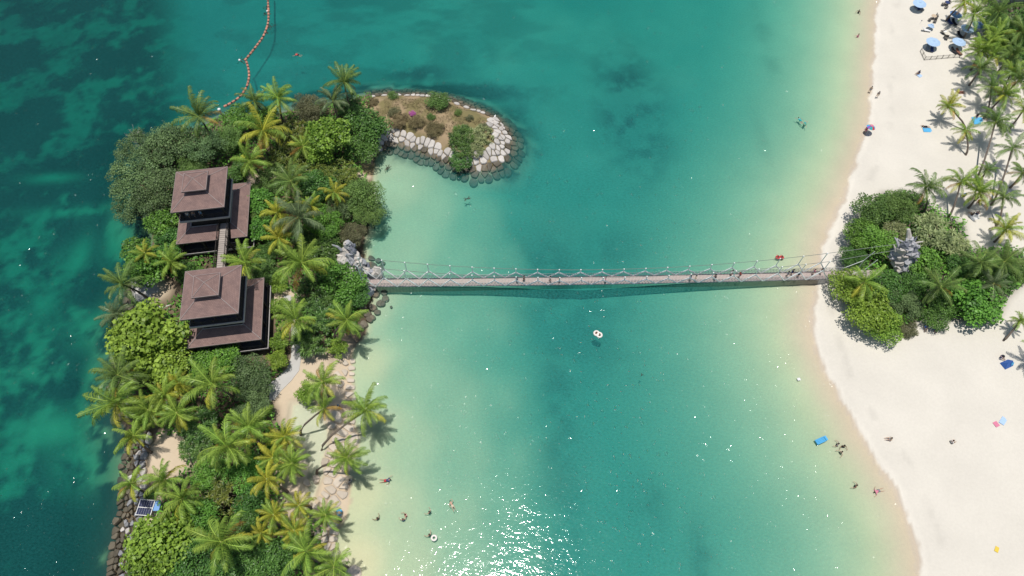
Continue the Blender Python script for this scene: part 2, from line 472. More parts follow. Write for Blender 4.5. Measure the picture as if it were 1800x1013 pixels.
DEPTHS = [(660, 300, .5), (700, 330, .7), (760, 370, 1.0), (850, 380, 1.6), (930, 380, 3.0), (720, 430, .9), (820, 440, 1.4), (900, 440, 2.0), (960, 440, 3.9),
  (660, 540, .45), (720, 560, 1.05), (800, 560, 1.4), (880, 560, 1.5), (922, 560, 2.2), (960, 560, 4.0), (1050, 560, 4.3), (1150, 560, 3.4), (1250, 560, 2.0), (1330, 560, 1.1), (1390, 560, .45),
  (650, 640, .3), (720, 660, .95), (800, 700, 1.1), (900, 700, 1.4), (936, 700, 2.4), (980, 700, 4.0), (1080, 700, 4.3), (1170, 700, 3.2), (1250, 700, 2.0), (1340, 700, 1.0), (1400, 700, .5),
  (660, 760, .3), (720, 780, .7), (820, 800, 1.1), (920, 800, 1.6), (955, 800, 2.6), (1000, 800, 4.1), (1120, 800, 4.0), (1220, 800, 2.6), (1320, 800, 1.4), (1430, 800, .6),
  (640, 880, .15), (700, 900, .45), (800, 900, .9), (900, 900, 1.4), (965, 900, 2.4), (1015, 900, 4.1), (1130, 900, 4.1), (1230, 900, 3.2), (1330, 900, 1.8), (1430, 900, 1.0), (1530, 900, .4),
  (640, 985, .05), (720, 985, .45), (830, 985, 1.0), (930, 985, 1.7), (1000, 985, 3.6), (1150, 985, 4.1), (1250, 985, 3.2), (1350, 985, 2.0), (1450, 985, 1.1), (1560, 985, .4),
  (1000, 300, 4.1), (1100, 200, 4.3), (1150, 350, 3.6), (1250, 350, 2.6), (1330, 350, 1.7), (1400, 350, .9), (1060, 440, 4.1), (1150, 440, 3.5), (1250, 440, 2.2), (1340, 440, 1.1), (1400, 440, .45),
  (1200, 200, 3.8), (1300, 200, 2.9), (1400, 200, 2.1), (1470, 200, .8), (1440, 280, .8), (1000, 100, 4.2), (1150, 50, 3.9), (1300, 50, 3.3), (1400, 50, 2.2), (1480, 50, .9),
  (900, 50, 3.9), (800, 60, 4.2), (650, 60, 4.7), (500, 50, 4.9), (400, 100, 5.7), (300, 100, 6.6), (150, 100, 6.6), (0, 0, 7), (100, 200, 6.6), (950, 200, 4.2), (940, 300, 3.9),
  (50, 400, 5.6), (150, 350, 5.2), (60, 600, 5.0), (150, 500, 5.0), (100, 750, 5.0), (50, 900, 5.8), (150, 900, 5.6), (0, 1013, 5.8), (1000, -80, 5), (600, -80, 5.6), (1350, -80, 3), (1050, 1120, 4.2), (800, 1120, 1), (1350, 1120, 2)]
dp = np.array([(*P(u, v)[:2], d) for u, v, d in DEPTHS])

BLOBS = [(1110, 170, 52, 110, .95), (1075, 100, 40, 40, .5), (730, 105, 75, 28, .75), (790, 140, 150, 24, 1.0), (905, 205, 40, 60, .8), (890, 300, 55, 14, .7), (560, 150, 90, 22, .9), (640, 140, 40, 20, .8),
         (1140, 235, 45, 60, .6), (1350, 60, 14, 90, .22), (1345, 240, 12, 60, .10), (985, 700, 34, 170, .38), (970, 470, 60, 90, .48), (1240, 990, 25, 60, .32), (1010, 860, 26, 90, .28), (860, 70, 90, 30, .35), (1150, 870, 30, 40, .3),
         (90, 240, 170, 60, .8), (60, 150, 120, 60, .6), (100, 665, 40, 30, 1.0), (205, 900, 18, 170, 1.0), (215, 440, 45, 60, .9), (190, 740, 18, 60, .8), (110, 420, 120, 50, .5), (60, 900, 50, 60, .5),
         (300, 120, 180, 40, .4), (480, 110, 70, 30, .4), (250, 60, 160, 40, .4), (1080, 420, 60, 40, .35), (930, 250, 30, 60, .55), (1035, 560, 95, 80, .34)]
bl = [(*P(u, v)[:2], rx * mpp(u, v), ry * mpp(u, v) * 1.2, w) for u, v, rx, ry, w in BLOBS]
LIGHTP = [(100, 345, 80, 12), (230, 480, 20, 40), (60, 480, 30, 60), (110, 430, 20, 40), (150, 560, 60, 30), (60, 740, 60, 30), (170, 640, 40, 60), (60, 280, 50, 12), (190, 400, 30, 40), (130, 800, 60, 40)]
lp = [(*P(u, v)[:2], rx * mpp(u, v), ry * mpp(u, v) * 1.2) for u, v, rx, ry in LIGHTP]

def axis(lo, hi, step, far_lo, far_hi):
    a = list(np.arange(lo, hi + 1e-6, step))
    l = []; x = lo; s = step
    while x > far_lo: s *= 1.35; x -= s; l.append(x)
    r = []; x = a[-1]; s = step
    while x < far_hi: s *= 1.35; x += s; r.append(x)
    return np.array(l[::-1] + a + r)
GX = axis(-119, 119, 0.44, -330, 330)
GY = axis(6, 137, 0.44, -150, 340)
gx, gy = np.meshgrid(GX, GY)
pts = np.column_stack([gx.ravel(), gy.ravel()])
X, Y = pts[:, 0], pts[:, 1]
# shores wander a little
wob = (fbm(X, Y, 5.0, 3, 4) - 0.5)
d_isl = sdf(pts, isl_w) + wob * 1.6
d_pool = sdf(pts, pool_w) + wob * 1.0
d_bch = sdf(pts, beach_w) + (fbm(X, Y, 14.0, 8, 3) - 0.5) * 1.2 + (fbm(X, Y, 2.0, 9, 3) - 0.5) * 0.9
num = np.zeros(len(pts)); den = np.zeros(len(pts))
for x0, y0, d0 in dp:
    w = 1.0 / ((X - x0) ** 2 + (Y - y0) ** 2 + 10.0) ** 2
    num += w * d0; den += w
field = num / den
field *= 1 - .10 * sstep(2.6, 4.2, field)
field *= 1 + (fbm(X, Y, 9.0, 21, 4) - 0.5) * 0.30
def smin(a, b, k=0.35):
    h = np.clip(0.5 + 0.5 * (b - a) / k, 0, 1)
    return b * (1 - h) + a * h - k * h * (1 - h)
dw_i = np.maximum(-d_isl, 0); dw_b = np.maximum(-d_bch, 0)
px_spit = P(680, 200)[0]
steep = np.where((X > px_spit) & (Y > 78), 0.55, 0.45)
depth = np.minimum(field, dw_i * steep)
depth = np.minimum(depth, 0.035 * dw_b + 0.012 * np.maximum(dw_b, 0) ** 1.45)
depth = np.maximum(depth, 0)
h_isl = 1.5 * sstep(0, 4.0, d_isl) + 0.25 * np.minimum(d_isl, 1.0) + (fbm(X, Y, 4.0, 31) - .5) * 0.5 * sstep(1, 5, d_isl)
east = sstep(px_spit - 22, px_spit - 6, X - (Y - 60) * 0.2) * (Y < 70)
h_isl = np.where(east > 0, h_isl * (1 - 0.55 * east), h_isl)
pool_m = sstep(-0.8, 0.5, d_pool)
h_isl = h_isl * (1 - pool_m) + (-0.14 - 0.12 * fbm(X, Y, 3, 5)) * pool_m
h_bch = 0.30 * sstep(0, 2.2, d_bch) + 1.7 * sstep(2, 30, d_bch) + (fbm(X, Y, 6.0, 41) - .5) * 0.10 * sstep(1, 4, d_bch)
Hgt = np.where(d_isl > 0, h_isl, np.where(d_bch > 0, h_bch, -depth - 0.02))
HG = Hgt.reshape(gx.shape)
def ground(x, y):
    i = int(np.clip(np.searchsorted(GX, x) - 1, 0, len(GX) - 2)); j = int(np.clip(np.searchsorted(GY, y) - 1, 0, len(GY) - 2))
    fx = (x - GX[i]) / (GX[i + 1] - GX[i]); fy = (y - GY[j]) / (GY[j + 1] - GY[j])
    return float((HG[j, i] * (1 - fx) + HG[j, i + 1] * fx) * (1 - fy) + (HG[j + 1, i] * (1 - fx) + HG[j + 1, i + 1] * fx) * fy)
def G(u, v, dz=0.0):
    """the ground point seen at (u, v)"""
    z = 0.5
    for _ in range(6):
        p = P(u, v, z); z = 0.5 * z + 0.5 * ground(p.x, p.y)
    p = P(u, v, z); p.z = ground(p.x, p.y) + dz
    return p

# what the ground is made of
C = np.zeros((len(pts), 3))
sand_dry = np.array([.680, .640, .560]); sand_bed = np.array([.605, .565, .378]); sand_wet = np.array([.53, .46, .375])
weed = np.array([.028, .060, .055]); soil = np.array([.10, .076, .050]); sand_isl = np.array([.60, .49, .36])
C[:] = sand_bed
fine = fbm(X, Y, 2.2, 71, 4)
wn_ = fbm(X * 0.55, Y, 7.0, 51, 5)
left = sstep(P(330, 500)[0] + 10, P(330, 500)[0] - 6, X + (Y - 60) * 0.35)
Wd = np.zeros(len(pts))
Wd += left * (0.26 + 0.70 * sstep(.405, .575, fbm(X, Y, 10.0, 151, 6) * .62 + fine * .24 + fbm(X, Y, 1.3, 88, 3) * .14 + .045 * sstep(66, 92, Y) + .030))
top = sstep(70, 120, Y) * sstep(40, -20, X)
Wd = np.maximum(Wd, top * (0.06 + 0.40 * sstep(.47, .66, wn_)))
for x0, y0, rx, ry, w in bl:
    r = ((X - x0) / rx) ** 2 + ((Y - y0) / ry) ** 2
    Wd = np.maximum(Wd, w * np.exp(-r * 0.9) * (0.35 + 1.0 * sstep(.36, .62, wn_ * .6 + fine * .4)))
for x0, y0, rx, ry in lp:
    r = ((X - x0) / rx) ** 2 + ((Y - y0) / ry) ** 2
    Wd *= 1 - 0.9 * np.exp(-r) * sstep(.30, .55, fine * .5 + wn_ * .5)
ring = np.exp(-(np.maximum(dw_i - np.where(X < -41, 4.0, 2.6), 0) / np.where(X < -41, 3.5, 2.0)) ** 2) * np.where(X > px_spit - 4, sstep(82, 92, Y + 0.25 * (X - px_spit)), 1) * ((d_isl < 0) & (((X > px_spit - 4) & (Y > 80)) | (X < -41) | (Y > 100)))
Wd = np.maximum(Wd, ring * (0.55 + 0.5 * sstep(.4, .6, fine)))
tan = sstep(-7.0, -0.5, d_bch)[:, None]
C = C * (1 - tan) + np.array([.555, .475, .365]) * tan
C = C * (1 - left[:, None] * (1 - np.array([.72, .98, .72])))
Wd = np.clip(Wd, 0, 0.97)[:, None]
C = C * (1 - Wd) + weed * Wd
m = (d_bch > -3)[:, None]
k = sstep(0.10, 0.45, d_bch + (fbm(X, Y, 3.0, 207, 4) - .5) * 1.3)[:, None]
lip = (1 + 0.12 * fbm(X, Y, 4.0, 208, 3) * np.exp(-((d_bch - 0.75) / 0.4) ** 2))[:, None]
Cb = sand_wet * (1 - k) + sand_dry * lip * k
C = np.where(m & (d_bch > -0.4)[:, None], Cb, C)
# strand line and trodden sand
tw = np.exp(-((d_bch - 3.6 - 2.5 * (fbm(X, Y, 9, 91) - .5)) / 0.7) ** 2) * sstep(.45, .7, fine) * 0.10
C *= (1 - tw)[:, None]
mi = (d_isl > -0.3)
ks = sstep(.42, .56, fbm(X, Y, 3.0, 61))[:, None]
Ci = soil * (1 - ks * .6) + np.array([.24, .18, .115]) * ks * .6
def ell(u, v, ru, rv):
    p = P(u, v, 1.2); s = mpp(u, v)
    return np.exp(-((((X - p.x) / (ru * s)) ** 2 + ((Y - p.y) / (rv * s * 1.15)) ** 2) ** 2))
sandm = np.zeros(len(pts))
for e in [(300, 806, 44, 36), (262, 905, 18, 40), (545, 655, 46, 40), (520, 715, 34, 40), (600, 660, 26, 60), (600, 800, 30, 80), (600, 920, 26, 60), (545, 800, 60, 110), (500, 525, 26, 20), (450, 318, 18, 12),
          (480, 318, 14, 10), (262, 515, 40, 22), (640, 300, 14, 14), (505, 690, 24, 30), (300, 770, 24, 12)]:
    sandm = np.maximum(sandm, ell(*e))
sandm *= np.where(X < -41, sstep(2.2, 3.6, d_isl), 1)
sandm = np.clip(sandm * 1.2, 0, 1)[:, None]
Ci = Ci * (1 - sandm) + sand_isl * sandm
spit = ((X > px_spit - 5) & (Y > 82))[:, None]
kg = sstep(.40, .60, fbm(X, Y, 2.5, 77))[:, None]
Csp = np.array([.36, .27, .165]) * (1 - kg) + np.array([.215, .185, .085]) * kg
Ci = np.where(spit, Csp, Ci)
pm = sstep(-.6, .2, d_pool)[:, None]
Ci = Ci * (1 - pm) + np.array([.62, .56, .42]) * pm
C = np.where(mi[:, None], Ci, C)
VEG_R = [(1468, 485), (1500, 380), (1545, 335), (1600, 335), (1650, 375), (1692, 400), (1700, 440), (1760, 440), (1800, 460), (1800, 510), (1765, 540), (1750, 575), (1690, 585), (1650, 575), (1605, 580), (1560, 605), (1520, 580), (1470, 525)]
vegr_w = W(VEG_R)
d_vr = sdf(pts, vegr_w)
vk = (sstep(-0.5, 2.5, d_vr) * 0.95)[:, None]
C = np.where((d_bch > 0)[:, None], C * (1 - vk) + soil * vk, C)
VEG_T = [(1700, -40), (1712, 20), (1730, 60), (1760, 120), (1800, 150), (1900, 170), (1900, -60)]
d_vt = sdf(pts, W(VEG_T))
vk = (sstep(-0.5, 3, d_vt) * 0.9)[:, None]
C = np.where((d_bch > 0)[:, None], C * (1 - vk) + soil * vk, C)

nx, ny = len(GX), len(GY)
idx = np.arange(nx * ny).reshape(ny, nx)
F = np.column_stack([idx[:-1, :-1].ravel(), idx[:-1, 1:].ravel(), idx[1:, 1:].ravel(), idx[1:, :-1].ravel()])
me = np_mesh("ground", np.column_stack([X, Y, Hgt]), F, C, smooth=True)
tag(link("ground", me, None, M['ground']), kind="structure")

wx = axis(-119, 119, 1.2, -322, 322); wy = axis(6, 137, 1.2, -142, 332)
wgx, wgy = np.meshgrid(wx, wy); nwx, nwy = len(wx), len(wy)
def sample(px_, py_):
    i = np.clip(np.searchsorted(GX, px_) - 1, 0, nx - 2); j = np.clip(np.searchsorted(GY, py_) - 1, 0, ny - 2)
    fx = (px_ - GX[i]) / (GX[i + 1] - GX[i]); fy = (py_ - GY[j]) / (GY[j + 1] - GY[j])
    return (HG[j, i] * (1 - fx) + HG[j, i + 1] * fx) * (1 - fy) + (HG[j + 1, i] * (1 - fx) + HG[j + 1, i + 1] * fx) * fy
wd = np.maximum(-sample(wgx.ravel(), wgy.ravel()), 0)
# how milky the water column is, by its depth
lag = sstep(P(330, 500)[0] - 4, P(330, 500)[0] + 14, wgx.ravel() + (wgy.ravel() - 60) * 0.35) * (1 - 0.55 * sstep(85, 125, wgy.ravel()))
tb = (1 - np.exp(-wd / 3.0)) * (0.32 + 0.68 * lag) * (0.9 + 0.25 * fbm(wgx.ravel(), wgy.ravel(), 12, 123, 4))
wi = np.arange(nwx * nwy).reshape(nwy, nwx); nW = nwx * nwy
top_f = np.column_stack([wi[:-1, :-1].ravel(), wi[:-1, 1:].ravel(), wi[1:, 1:].ravel(), wi[1:, :-1].ravel()])
edge = list(wi[0, :]) + list(wi[1:, -1]) + list(wi[-1, -2::-1]) + list(wi[-2:0:-1, 0])
sides = [(edge[(k + 1) % len(edge)], edge[k], edge[k] + nW, edge[(k + 1) % len(edge)] + nW) for k in range(len(edge))]
wv = np.vstack([np.column_stack([wgx.ravel(), wgy.ravel(), np.zeros(nW)]), np.column_stack([wgx.ravel(), wgy.ravel(), np.full(nW, -14.0)])])
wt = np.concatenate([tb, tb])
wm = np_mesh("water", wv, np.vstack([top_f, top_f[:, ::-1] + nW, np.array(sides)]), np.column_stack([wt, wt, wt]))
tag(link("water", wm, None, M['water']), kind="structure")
# ------------------------------------------------------------------ pavilions
def uv_planar(me):
    """shingle rows run level: u along the eave, v up the slope"""
    uv = me.uv_layers.new(name="UVMap")
    for p in me.polygons:
        n = p.normal
        h = Vector((-n.y, n.x, 0))
        if h.length < 1e-4: h = Vector((1, 0, 0))
        h.normalize(); w = n.cross(h)
        for li in p.loop_indices:
            co = me.vertices[me.loops[li].vertex_index].co
            uv.data[li].uv = (co.dot(h), co.dot(w))
def frustum(ho, zo, hi, zi, th=0.22, holes=()):
    """four sloping roof planes between an outer square (half ho at zo) and an inner square (half hi at zi)"""
    mb = MB()
    o = [(-ho, -ho), (ho, -ho), (ho, ho), (-ho, ho)]; i_ = [(-hi, -hi), (hi, -hi), (hi, hi), (-hi, hi)]
    vs = [(x, y, zo) for x, y in o] + [(x, y, zi) for x, y in i_] + [(x, y, zo - th) for x, y in o] + [(x, y, zi - th) for x, y in i_]
    fs = []
    for k in range(4):
        j = (k + 1) % 4
        fs += [(k, j, 4 + j, 4 + k), (8 + k, 12 + k, 12 + j, 8 + j), (k, 8 + k, 8 + j, j), (4 + k, 4 + j, 12 + j, 12 + k)]
    return mb.add(vs, fs)
def roof_piece(name, mb, parent, mat=None):
    me = mb.mesh(name); me.update(); uv_planar(me)
    return link(name, me, parent, mat or M['shingle'])

def railing(parent, pts, z, h=1.0, name="railing", closed=False, sp=0.28, mat=None):
    mb = MB(); mat = mat or M['wood_dark']
    n = len(pts)
    for i in range(n if closed else n - 1):
        a = Vector((*pts[i], z)); b = Vector((*pts[(i + 1) % n], z)); L = (b - a).length
        mb.tube([a + Vector((0, 0, h)), b + Vector((0, 0, h))], 0.05, 4)
        mb.tube([a + Vector((0, 0, 0.12)), b + Vector((0, 0, 0.12))], 0.035, 4)
        k = max(1, int(L / sp))
        for j in range(k + 1):
            p = a.lerp(b, j / k)
            mb.box(p + Vector((0, 0, h / 2)), (0.045, 0.045, h - 0.04) if j % 6 else (0.10, 0.10, h + 0.1))
    return mb.build(name, mat, parent)

def pavilion(c, rz, half_low, notch, label):
    x, y = c
    g0 = 1.3
    t = empty("pavilion", (x, y, g0), rz)
    tag(t, label, "pavilion", "twin timber viewing pavilions")
    B = lambda: MB()
    zl = 6.0 - g0          # lower eave
    zd = 3.1 - g0          # lower deck
    zb = 9.4 - g0          # balcony floor
    zu = 12.3 - g0         # upper eave
    hd = half_low + 0.15
    # footings and ground storey
    for sx in (-1, -0.33, 0.33, 1):
        for sy in (-1, 1):
            B().box((sx * (hd - 0.5), sy * (hd - 0.5), (zl + 0.1) / 2 - 0.4), (0.3, 0.3, zl + 0.9)).build("post", M['wood_dark'], t)
    for sy in (-0.33, 0.33):
        for sx in (-1, 1):
            B().box((sx * (hd - 0.5), sy * (hd - 0.5), (zl + 0.1) / 2 - 0.4), (0.3, 0.3, zl + 0.9)).build("post", M['wood_dark'], t)
    B().box((0, 0, zd - 0.13), (2 * hd, 2 * hd, 0.26)).build("deck", M['floor_dark'], t)
    e = B()
    for sx, sy, lx, ly in ((0, -1, 2 * hd + 0.2, 0.10), (0, 1, 2 * hd + 0.2, 0.10), (-1, 0, 0.10, 2 * hd), (1, 0, 0.10, 2 * hd)):
        e.box((sx * (hd + 0.05), sy * (hd + 0.05), zd - 0.11), (lx, ly, 0.36))
    e.build("deck_fascia", M['fascia'], t)
    railing(t, [(-hd + .1, -hd + .1), (hd - .1, -hd + .1), (hd - .1, hd - .1), (-hd + .1, hd - .1)], zd, 1.0, closed=True)
    # core walls of the stair tower, recessed
    hc = 2.9
    B().box((0, 0, (zb - 0.3) / 2), (2 * hc, 2 * hc, zb - 0.3)).build("core_wall", M['wood_dark'], t)
    # ring roof with an open notch where the walkway meets it
    hi = half_low - 2.45
    ring = frustum(half_low, zl, hi, zl + 0.95)
    if notch:
        n0, n1 = notch
        ring = MB()
        h, i = half_low, hi; th = 0.22
        def quad(a, b, c_, d):
            vs = [a, b, c_, d] + [(p[0], p[1], p[2] - th) for p in (a, b, c_, d)]
            ring.add(vs, [(0, 1, 2, 3), (7, 6, 5, 4), (0, 4, 5, 1), (1, 5, 6, 2), (2, 6, 7, 3), (3, 7, 4, 0)])
        zi = zl + 0.95
        quad((-h, -h, zl), (n0, -h, zl), (n0, -i, zi), (-i, -i, zi))
        quad((n1, -h, zl), (h, -h, zl), (i, -i, zi), (n1, -i, zi))
        quad((h, -h, zl), (h, h, zl), (i, i, zi), (i, -i, zi))
        quad((h, h, zl), (-h, h, zl), (-i, i, zi), (i, i, zi))
        quad((-h, h, zl), (-h, -h, zl), (-i, -i, zi), (-i, i, zi))
    lr = roof_piece("lower_roof", ring, t)
    for sx, sy in ((-1, -1), (1, -1), (1, 1), (-1, 1)):
        B().tube([(sx * half_low, sy * half_low, zl + .02), (sx * hi, sy * hi, zl + 0.98)], 0.07, 5).build("hip_ridge", M['shingle_ridge'], lr)
    er = B()
    for sx, sy, lx, ly in ((0, 1, 2 * half_low + .12, .08), (-1, 0, .08, 2 * half_low - .04), (1, 0, .08, 2 * half_low - .04)):
        er.box((sx * (half_low + .02), sy * (half_low + .02), zl - 0.09), (lx, ly, 0.24))
    if notch:
        for a, b in ((-half_low - .06, n0), (n1, half_low + .06)): er.box(((a + b) / 2, -half_low - .02, zl - .09), (b - a, .08, .24))
    else: er.box((0, -half_low - .02, zl - .09), (2 * half_low + .12, .08, .24))
    er.build("eave_board", M['eave'], lr)
    inr = B()
    for sx, sy, lx, ly in ((0, -1, 2 * hi, .10), (0, 1, 2 * hi, .10), (-1, 0, .10, 2 * hi - .3), (1, 0, .10, 2 * hi - .3)):
        if notch and sy == -1:
            for a, b in ((-hi, n0), (n1, hi)): inr.box(((a + b) / 2, -hi - .03, zl + .92), (b - a, .10, .22))
        else: inr.box((sx * (hi - .03 if sy == 0 else 0), sy * (hi + .03), zl + .92), (lx, ly, .22))
    inr.build("inner_gutter", M['fascia'], lr)
    # flat roof of the middle storey inside the ring
    B().box((0, 0, zl - 0.35), (2 * hi - .02, 2 * hi - .02, 0.3)).build("flat_roof", M['floor_dark'], t)
    # balcony
    hb = 3.85
    B().box((0, 0, zb - 0.14), (2 * hb, 2 * hb, 0.26)).build("balcony", M['floor_dark'], t)
    e = B()
    for sx, sy, lx, ly in ((0, -1, 2 * hb + 0.24, 0.12), (0, 1, 2 * hb + 0.24, 0.12), (-1, 0, 0.12, 2 * hb), (1, 0, 0.12, 2 * hb)):
        e.box((sx * (hb + 0.06), sy * (hb + 0.06), zb - 0.12), (lx, ly, 0.42))
    e.build("balcony_fascia", M['fascia'], t)
    railing(t, [(-hb + .1, -hb + .1), (hb - .1, -hb + .1), (hb - .1, hb - .1), (-hb + .1, hb - .1)], zb, 1.05, "balcony_railing", True)
    for sx in (-1, 0, 1):
        for sy in (-1, 0, 1):
            if sx or sy:
                B().box((sx * 3.3, sy * 3.3, (zb + zu) / 2), (0.24, 0.24, zu - zb + 0.6)).build("column", M['wood_dark'], t)
    # upper roof, lantern and cap
    hu = 4.12; hk = 1.5
    ur = roof_piece("upper_roof", frustum(hu, zu, hk, zu + 1.15), t)
    for sx, sy in ((-1, -1), (1, -1), (1, 1), (-1, 1)):
        B().tube([(sx * hu, sy * hu, zu + .02), (sx * hk, sy * hk, zu + 1.17)], 0.065, 5).build("hip_ridge", M['shingle_ridge'], ur)
    e = B()
    for sx, sy, lx, ly in ((0, -1, 2 * hu + .12, .08), (0, 1, 2 * hu + .12, .08), (-1, 0, .08, 2 * hu - .04), (1, 0, .08, 2 * hu - .04)):
        e.box((sx * (hu + .02), sy * (hu + .02), zu - 0.09), (lx, ly, 0.24))
    e.build("eave_board", M['eave'], ur)
    B().box((0, 0, zu + 1.25), (2 * hk - .1, 2 * hk - .1, 1.1)).build("lantern", M['wood_dark'], t)
    hcap = 1.82; zc = zu + 1.95
    mb = MB().add([(-hcap, -hcap, zc), (hcap, -hcap, zc), (hcap, hcap, zc), (-hcap, hcap, zc), (0, 0, zc + 0.85)],
                  [(0, 1, 4), (1, 2, 4), (2, 3, 4), (3, 0, 4), (3, 2, 1, 0)])
    cr = roof_piece("cap_roof", mb, t)
    e = B()
    for sx, sy, lx, ly in ((0, -1, 2 * hcap + .2, .1), (0, 1, 2 * hcap + .2, .1), (-1, 0, .1, 2 * hcap), (1, 0, .1, 2 * hcap)):
        e.box((sx * (hcap + .05), sy * (hcap + .05), zc - .05), (lx, ly, .26))
    e.build("eave_board", M['eave'], cr)
    for sx, sy in ((-1, -1), (1, -1), (1, 1), (-1, 1)):
        B().tube([(sx * hcap, sy * hcap, zc + .03), (0, 0, zc + .88)], 0.05, 5).build("hip_ridge", M['shingle_ridge'], cr)
    return t
M['eave'] = simple('eave_board', (0.27, 0.21, 0.20), 0.7, 0.15, 2.0)
M['shingle_ridge'] = simple("ridge_tile", (0.33, 0.27, 0.255), 0.8, 0.2, 2.0)
RZ = math.radians(8.0)
P1 = (-50.55, 69.1); P2 = (-44.45, 49.95)
pavilion(P1, RZ, 5.72, (1.35, 3.15), "northern brown-roofed timber pavilion beside the grey-green mangroves, walkway leading into its roof notch")
pavilion(P2, RZ, 5.48, None, "southern brown-roofed timber pavilion beside the lime-green almond tree")

# timber walkway between the two
ux, uy = Vector((math.cos(RZ), math.sin(RZ), 0)), Vector((-math.sin(RZ), math.cos(RZ), 0))
wa = Vector((*P1, 0)) + ux * 2.25 - uy * 3.2
wb_ = Vector((*P2, 0)) + ux * 0.6 + uy * 3.4
wdir = -uy
wlen = (wa - wb_).dot(uy)
wk = empty("walkway", (wa.x, wa.y, 1.3), RZ)
tag(wk, "narrow grey plank footbridge with dark railings between the two pavilions", "footbridge")
zwk = 6.9 - 1.3
nb = int(wlen / 0.42)
pl = MB().box((0, 0, 0), (1.35, 0.37, 0.07)).mesh("plank")
for i in range(nb):
    o = link("plank", pl, wk, M['wood_grey']); o.location = (random.uniform(-.015, .015), -0.2 - i * 0.42, zwk + random.uniform(-.006, .006))
for sx in (-1, 1):
    MB().box((sx * 0.74, -wlen / 2, zwk - 0.12), (0.14, wlen, 0.34)).build("side_beam", M['wood_dark'], wk)
    railing(wk, [(sx * 0.74, 0), (sx * 0.74, -wlen)], zwk, 1.05)
for yy in (-3.4, -wlen + 5.5):
    for sx in (-1, 1):
        MB().box((sx * 0.7, yy, (zwk - .3) / 2 - .3), (0.24, 0.24, zwk + .2)).build("trestle_post", M['wood_dark'], wk)

# ------------------------------------------------------------------ suspension bridge
bl0 = P(636, 497, 1.6); br0 = P(1500, 481, 1.9)
bdir = (br0 - bl0); bdir.z = 0; BL = bdir.length; bdir.normalize()
bang = math.atan2(bdir.y, bdir.x)
bridge = empty("suspension_bridge", (bl0.x, bl0.y, 0), bang)
tag(bridge, "long narrow timber rope bridge with white inverted-V hangers spanning the turquoise lagoon", "bridge")
BM = BL * 0.49; BWd = 0.68
def dz(x): return 1.05 + 0.55 * ((x - BM) / BM) ** 2
def cz(x): return dz(x) + 2.15 + 4.4 * abs((x - BM) / BM) ** 2.0
def az(x): return dz(x) + 1.40 + 1.75 * ((x - BM) / BM) ** 2
mb = MB(); npk = int(BL / 0.24)
for i in range(npk):
    x = (i + .5) * BL / npk
    mb.box((x, random.uniform(-.012, .012), dz(x)), (BL / npk - 0.035, 2 * BWd, 0.05))
tag(mb.build("deck_planks", M['deck_pink'], bridge), kind="stuff")
for s in (-1, 1):
    xs = np.linspace(0, BL, 60)
    mb = MB(); mb.tube([(x, s * (BWd + .07), dz(x) - .03) for x in xs], 0.085, 5); mb.build("edge_beam", M['fascia'], bridge)
    mb = MB(); mb.tube([(x, s * (BWd + .10), dz(x) + 1.08) for x in xs], 0.030, 4); mb.build("hand_rope", M['net'], bridge)
    mb = MB(); k = int(BL / 0.26)
    for i in range(k + 1):
        x = i * BL / k
        x2 = x + 0.52 if i % 2 == 0 else x - 0.52
        mb.tube([(x, s * (BWd + .10), dz(x)), (min(max(x2, 0), BL), s * (BWd + .10), dz(x) + 1.06)], 0.021, 3, False)
    for q in (0.3, 0.55, 0.8):
        mb.tube([(x, s * (BWd + .10), dz(x) + q) for x in xs], 0.02, 3, False)
    tag(mb.build("side_net", M['net'], bridge), kind="stuff")
NB = 22
bay = (P(1403, 482, 3).x - P(639, 490, 3).x) / 20.0
hx0 = P(639, 490, 3).x - bl0.x
hang = []
for i in range(NB):
    x = hx0 + i * bay
    if x > BL - 1.0: break
    hang.append(x)
    for s in (-1, 1):
        y = s * (BWd + .10)
        mb = MB()
        mb.tube([(x, y, cz(x)), (x, y, az(x))], 0.075, 5)
        for d in (-1, 1):
            xe = min(max(x + d * bay * .49, 0.05), BL)
            mb.tube([(x, y, az(x)), (xe, y, dz(xe) + .04)], 0.105, 5)
        mb.lathe([(.02, -.12), (.11, -.08), (.11, .08), (.02, .12)], 6, (x, y, cz(x)))
        mb.build("hanger", M['rope_white'], bridge)
inv = bridge.matrix_basis.inverted()
bridge_m = Matrix.Translation(bridge.location) @ Matrix.Rotation(bang, 4, 'Z')
binv = bridge_m.inverted()
ancL = binv @ P(606, 436, 7.2); ancR = binv @ P(1592, 432, 8.0)
for s in (-1, 1):
    p = [(ancL.x, ancL.y + s * .5, ancL.z)] + [(x, s * (BWd + .10), cz(x)) for x in np.linspace(hx0, hang[-1], 48)] + [(ancR.x, ancR.y + s * .5, ancR.z)]
    MB().tube(p, 0.042, 5).build("main_cable", M['cable'], bridge)
# the last yoke above the eastern landing
for s in (-1, 1):
    x = (binv @ P(1521, 462, 4)).x; y = s * (BWd + .1)
    mb = MB(); mb.tube([(x, y, 7.4), (x - .6, y, 4.7)], .05, 5); mb.tube([(x - .6, y, 4.7), (x - 3.6, y, dz(BL) + .1)], .055, 5); mb.tube([(x - .6, y, 4.7), (x - .4, y, 2.2)], .055, 5)
    mb.build("hanger", M['rope_white'], bridge)
MB().box((BL + 2.6, 0, dz(BL) - .12), (5.2, 1.5, .26)).build("landing", M['wood_grey'], bridge)
def deck_pt(u, v):
    p = P(u, v, 1.6); q = binv @ p
    q.y = max(-0.45, min(0.45, q.y)); q.z = dz(q.x) + .03
    return bridge_m @ q

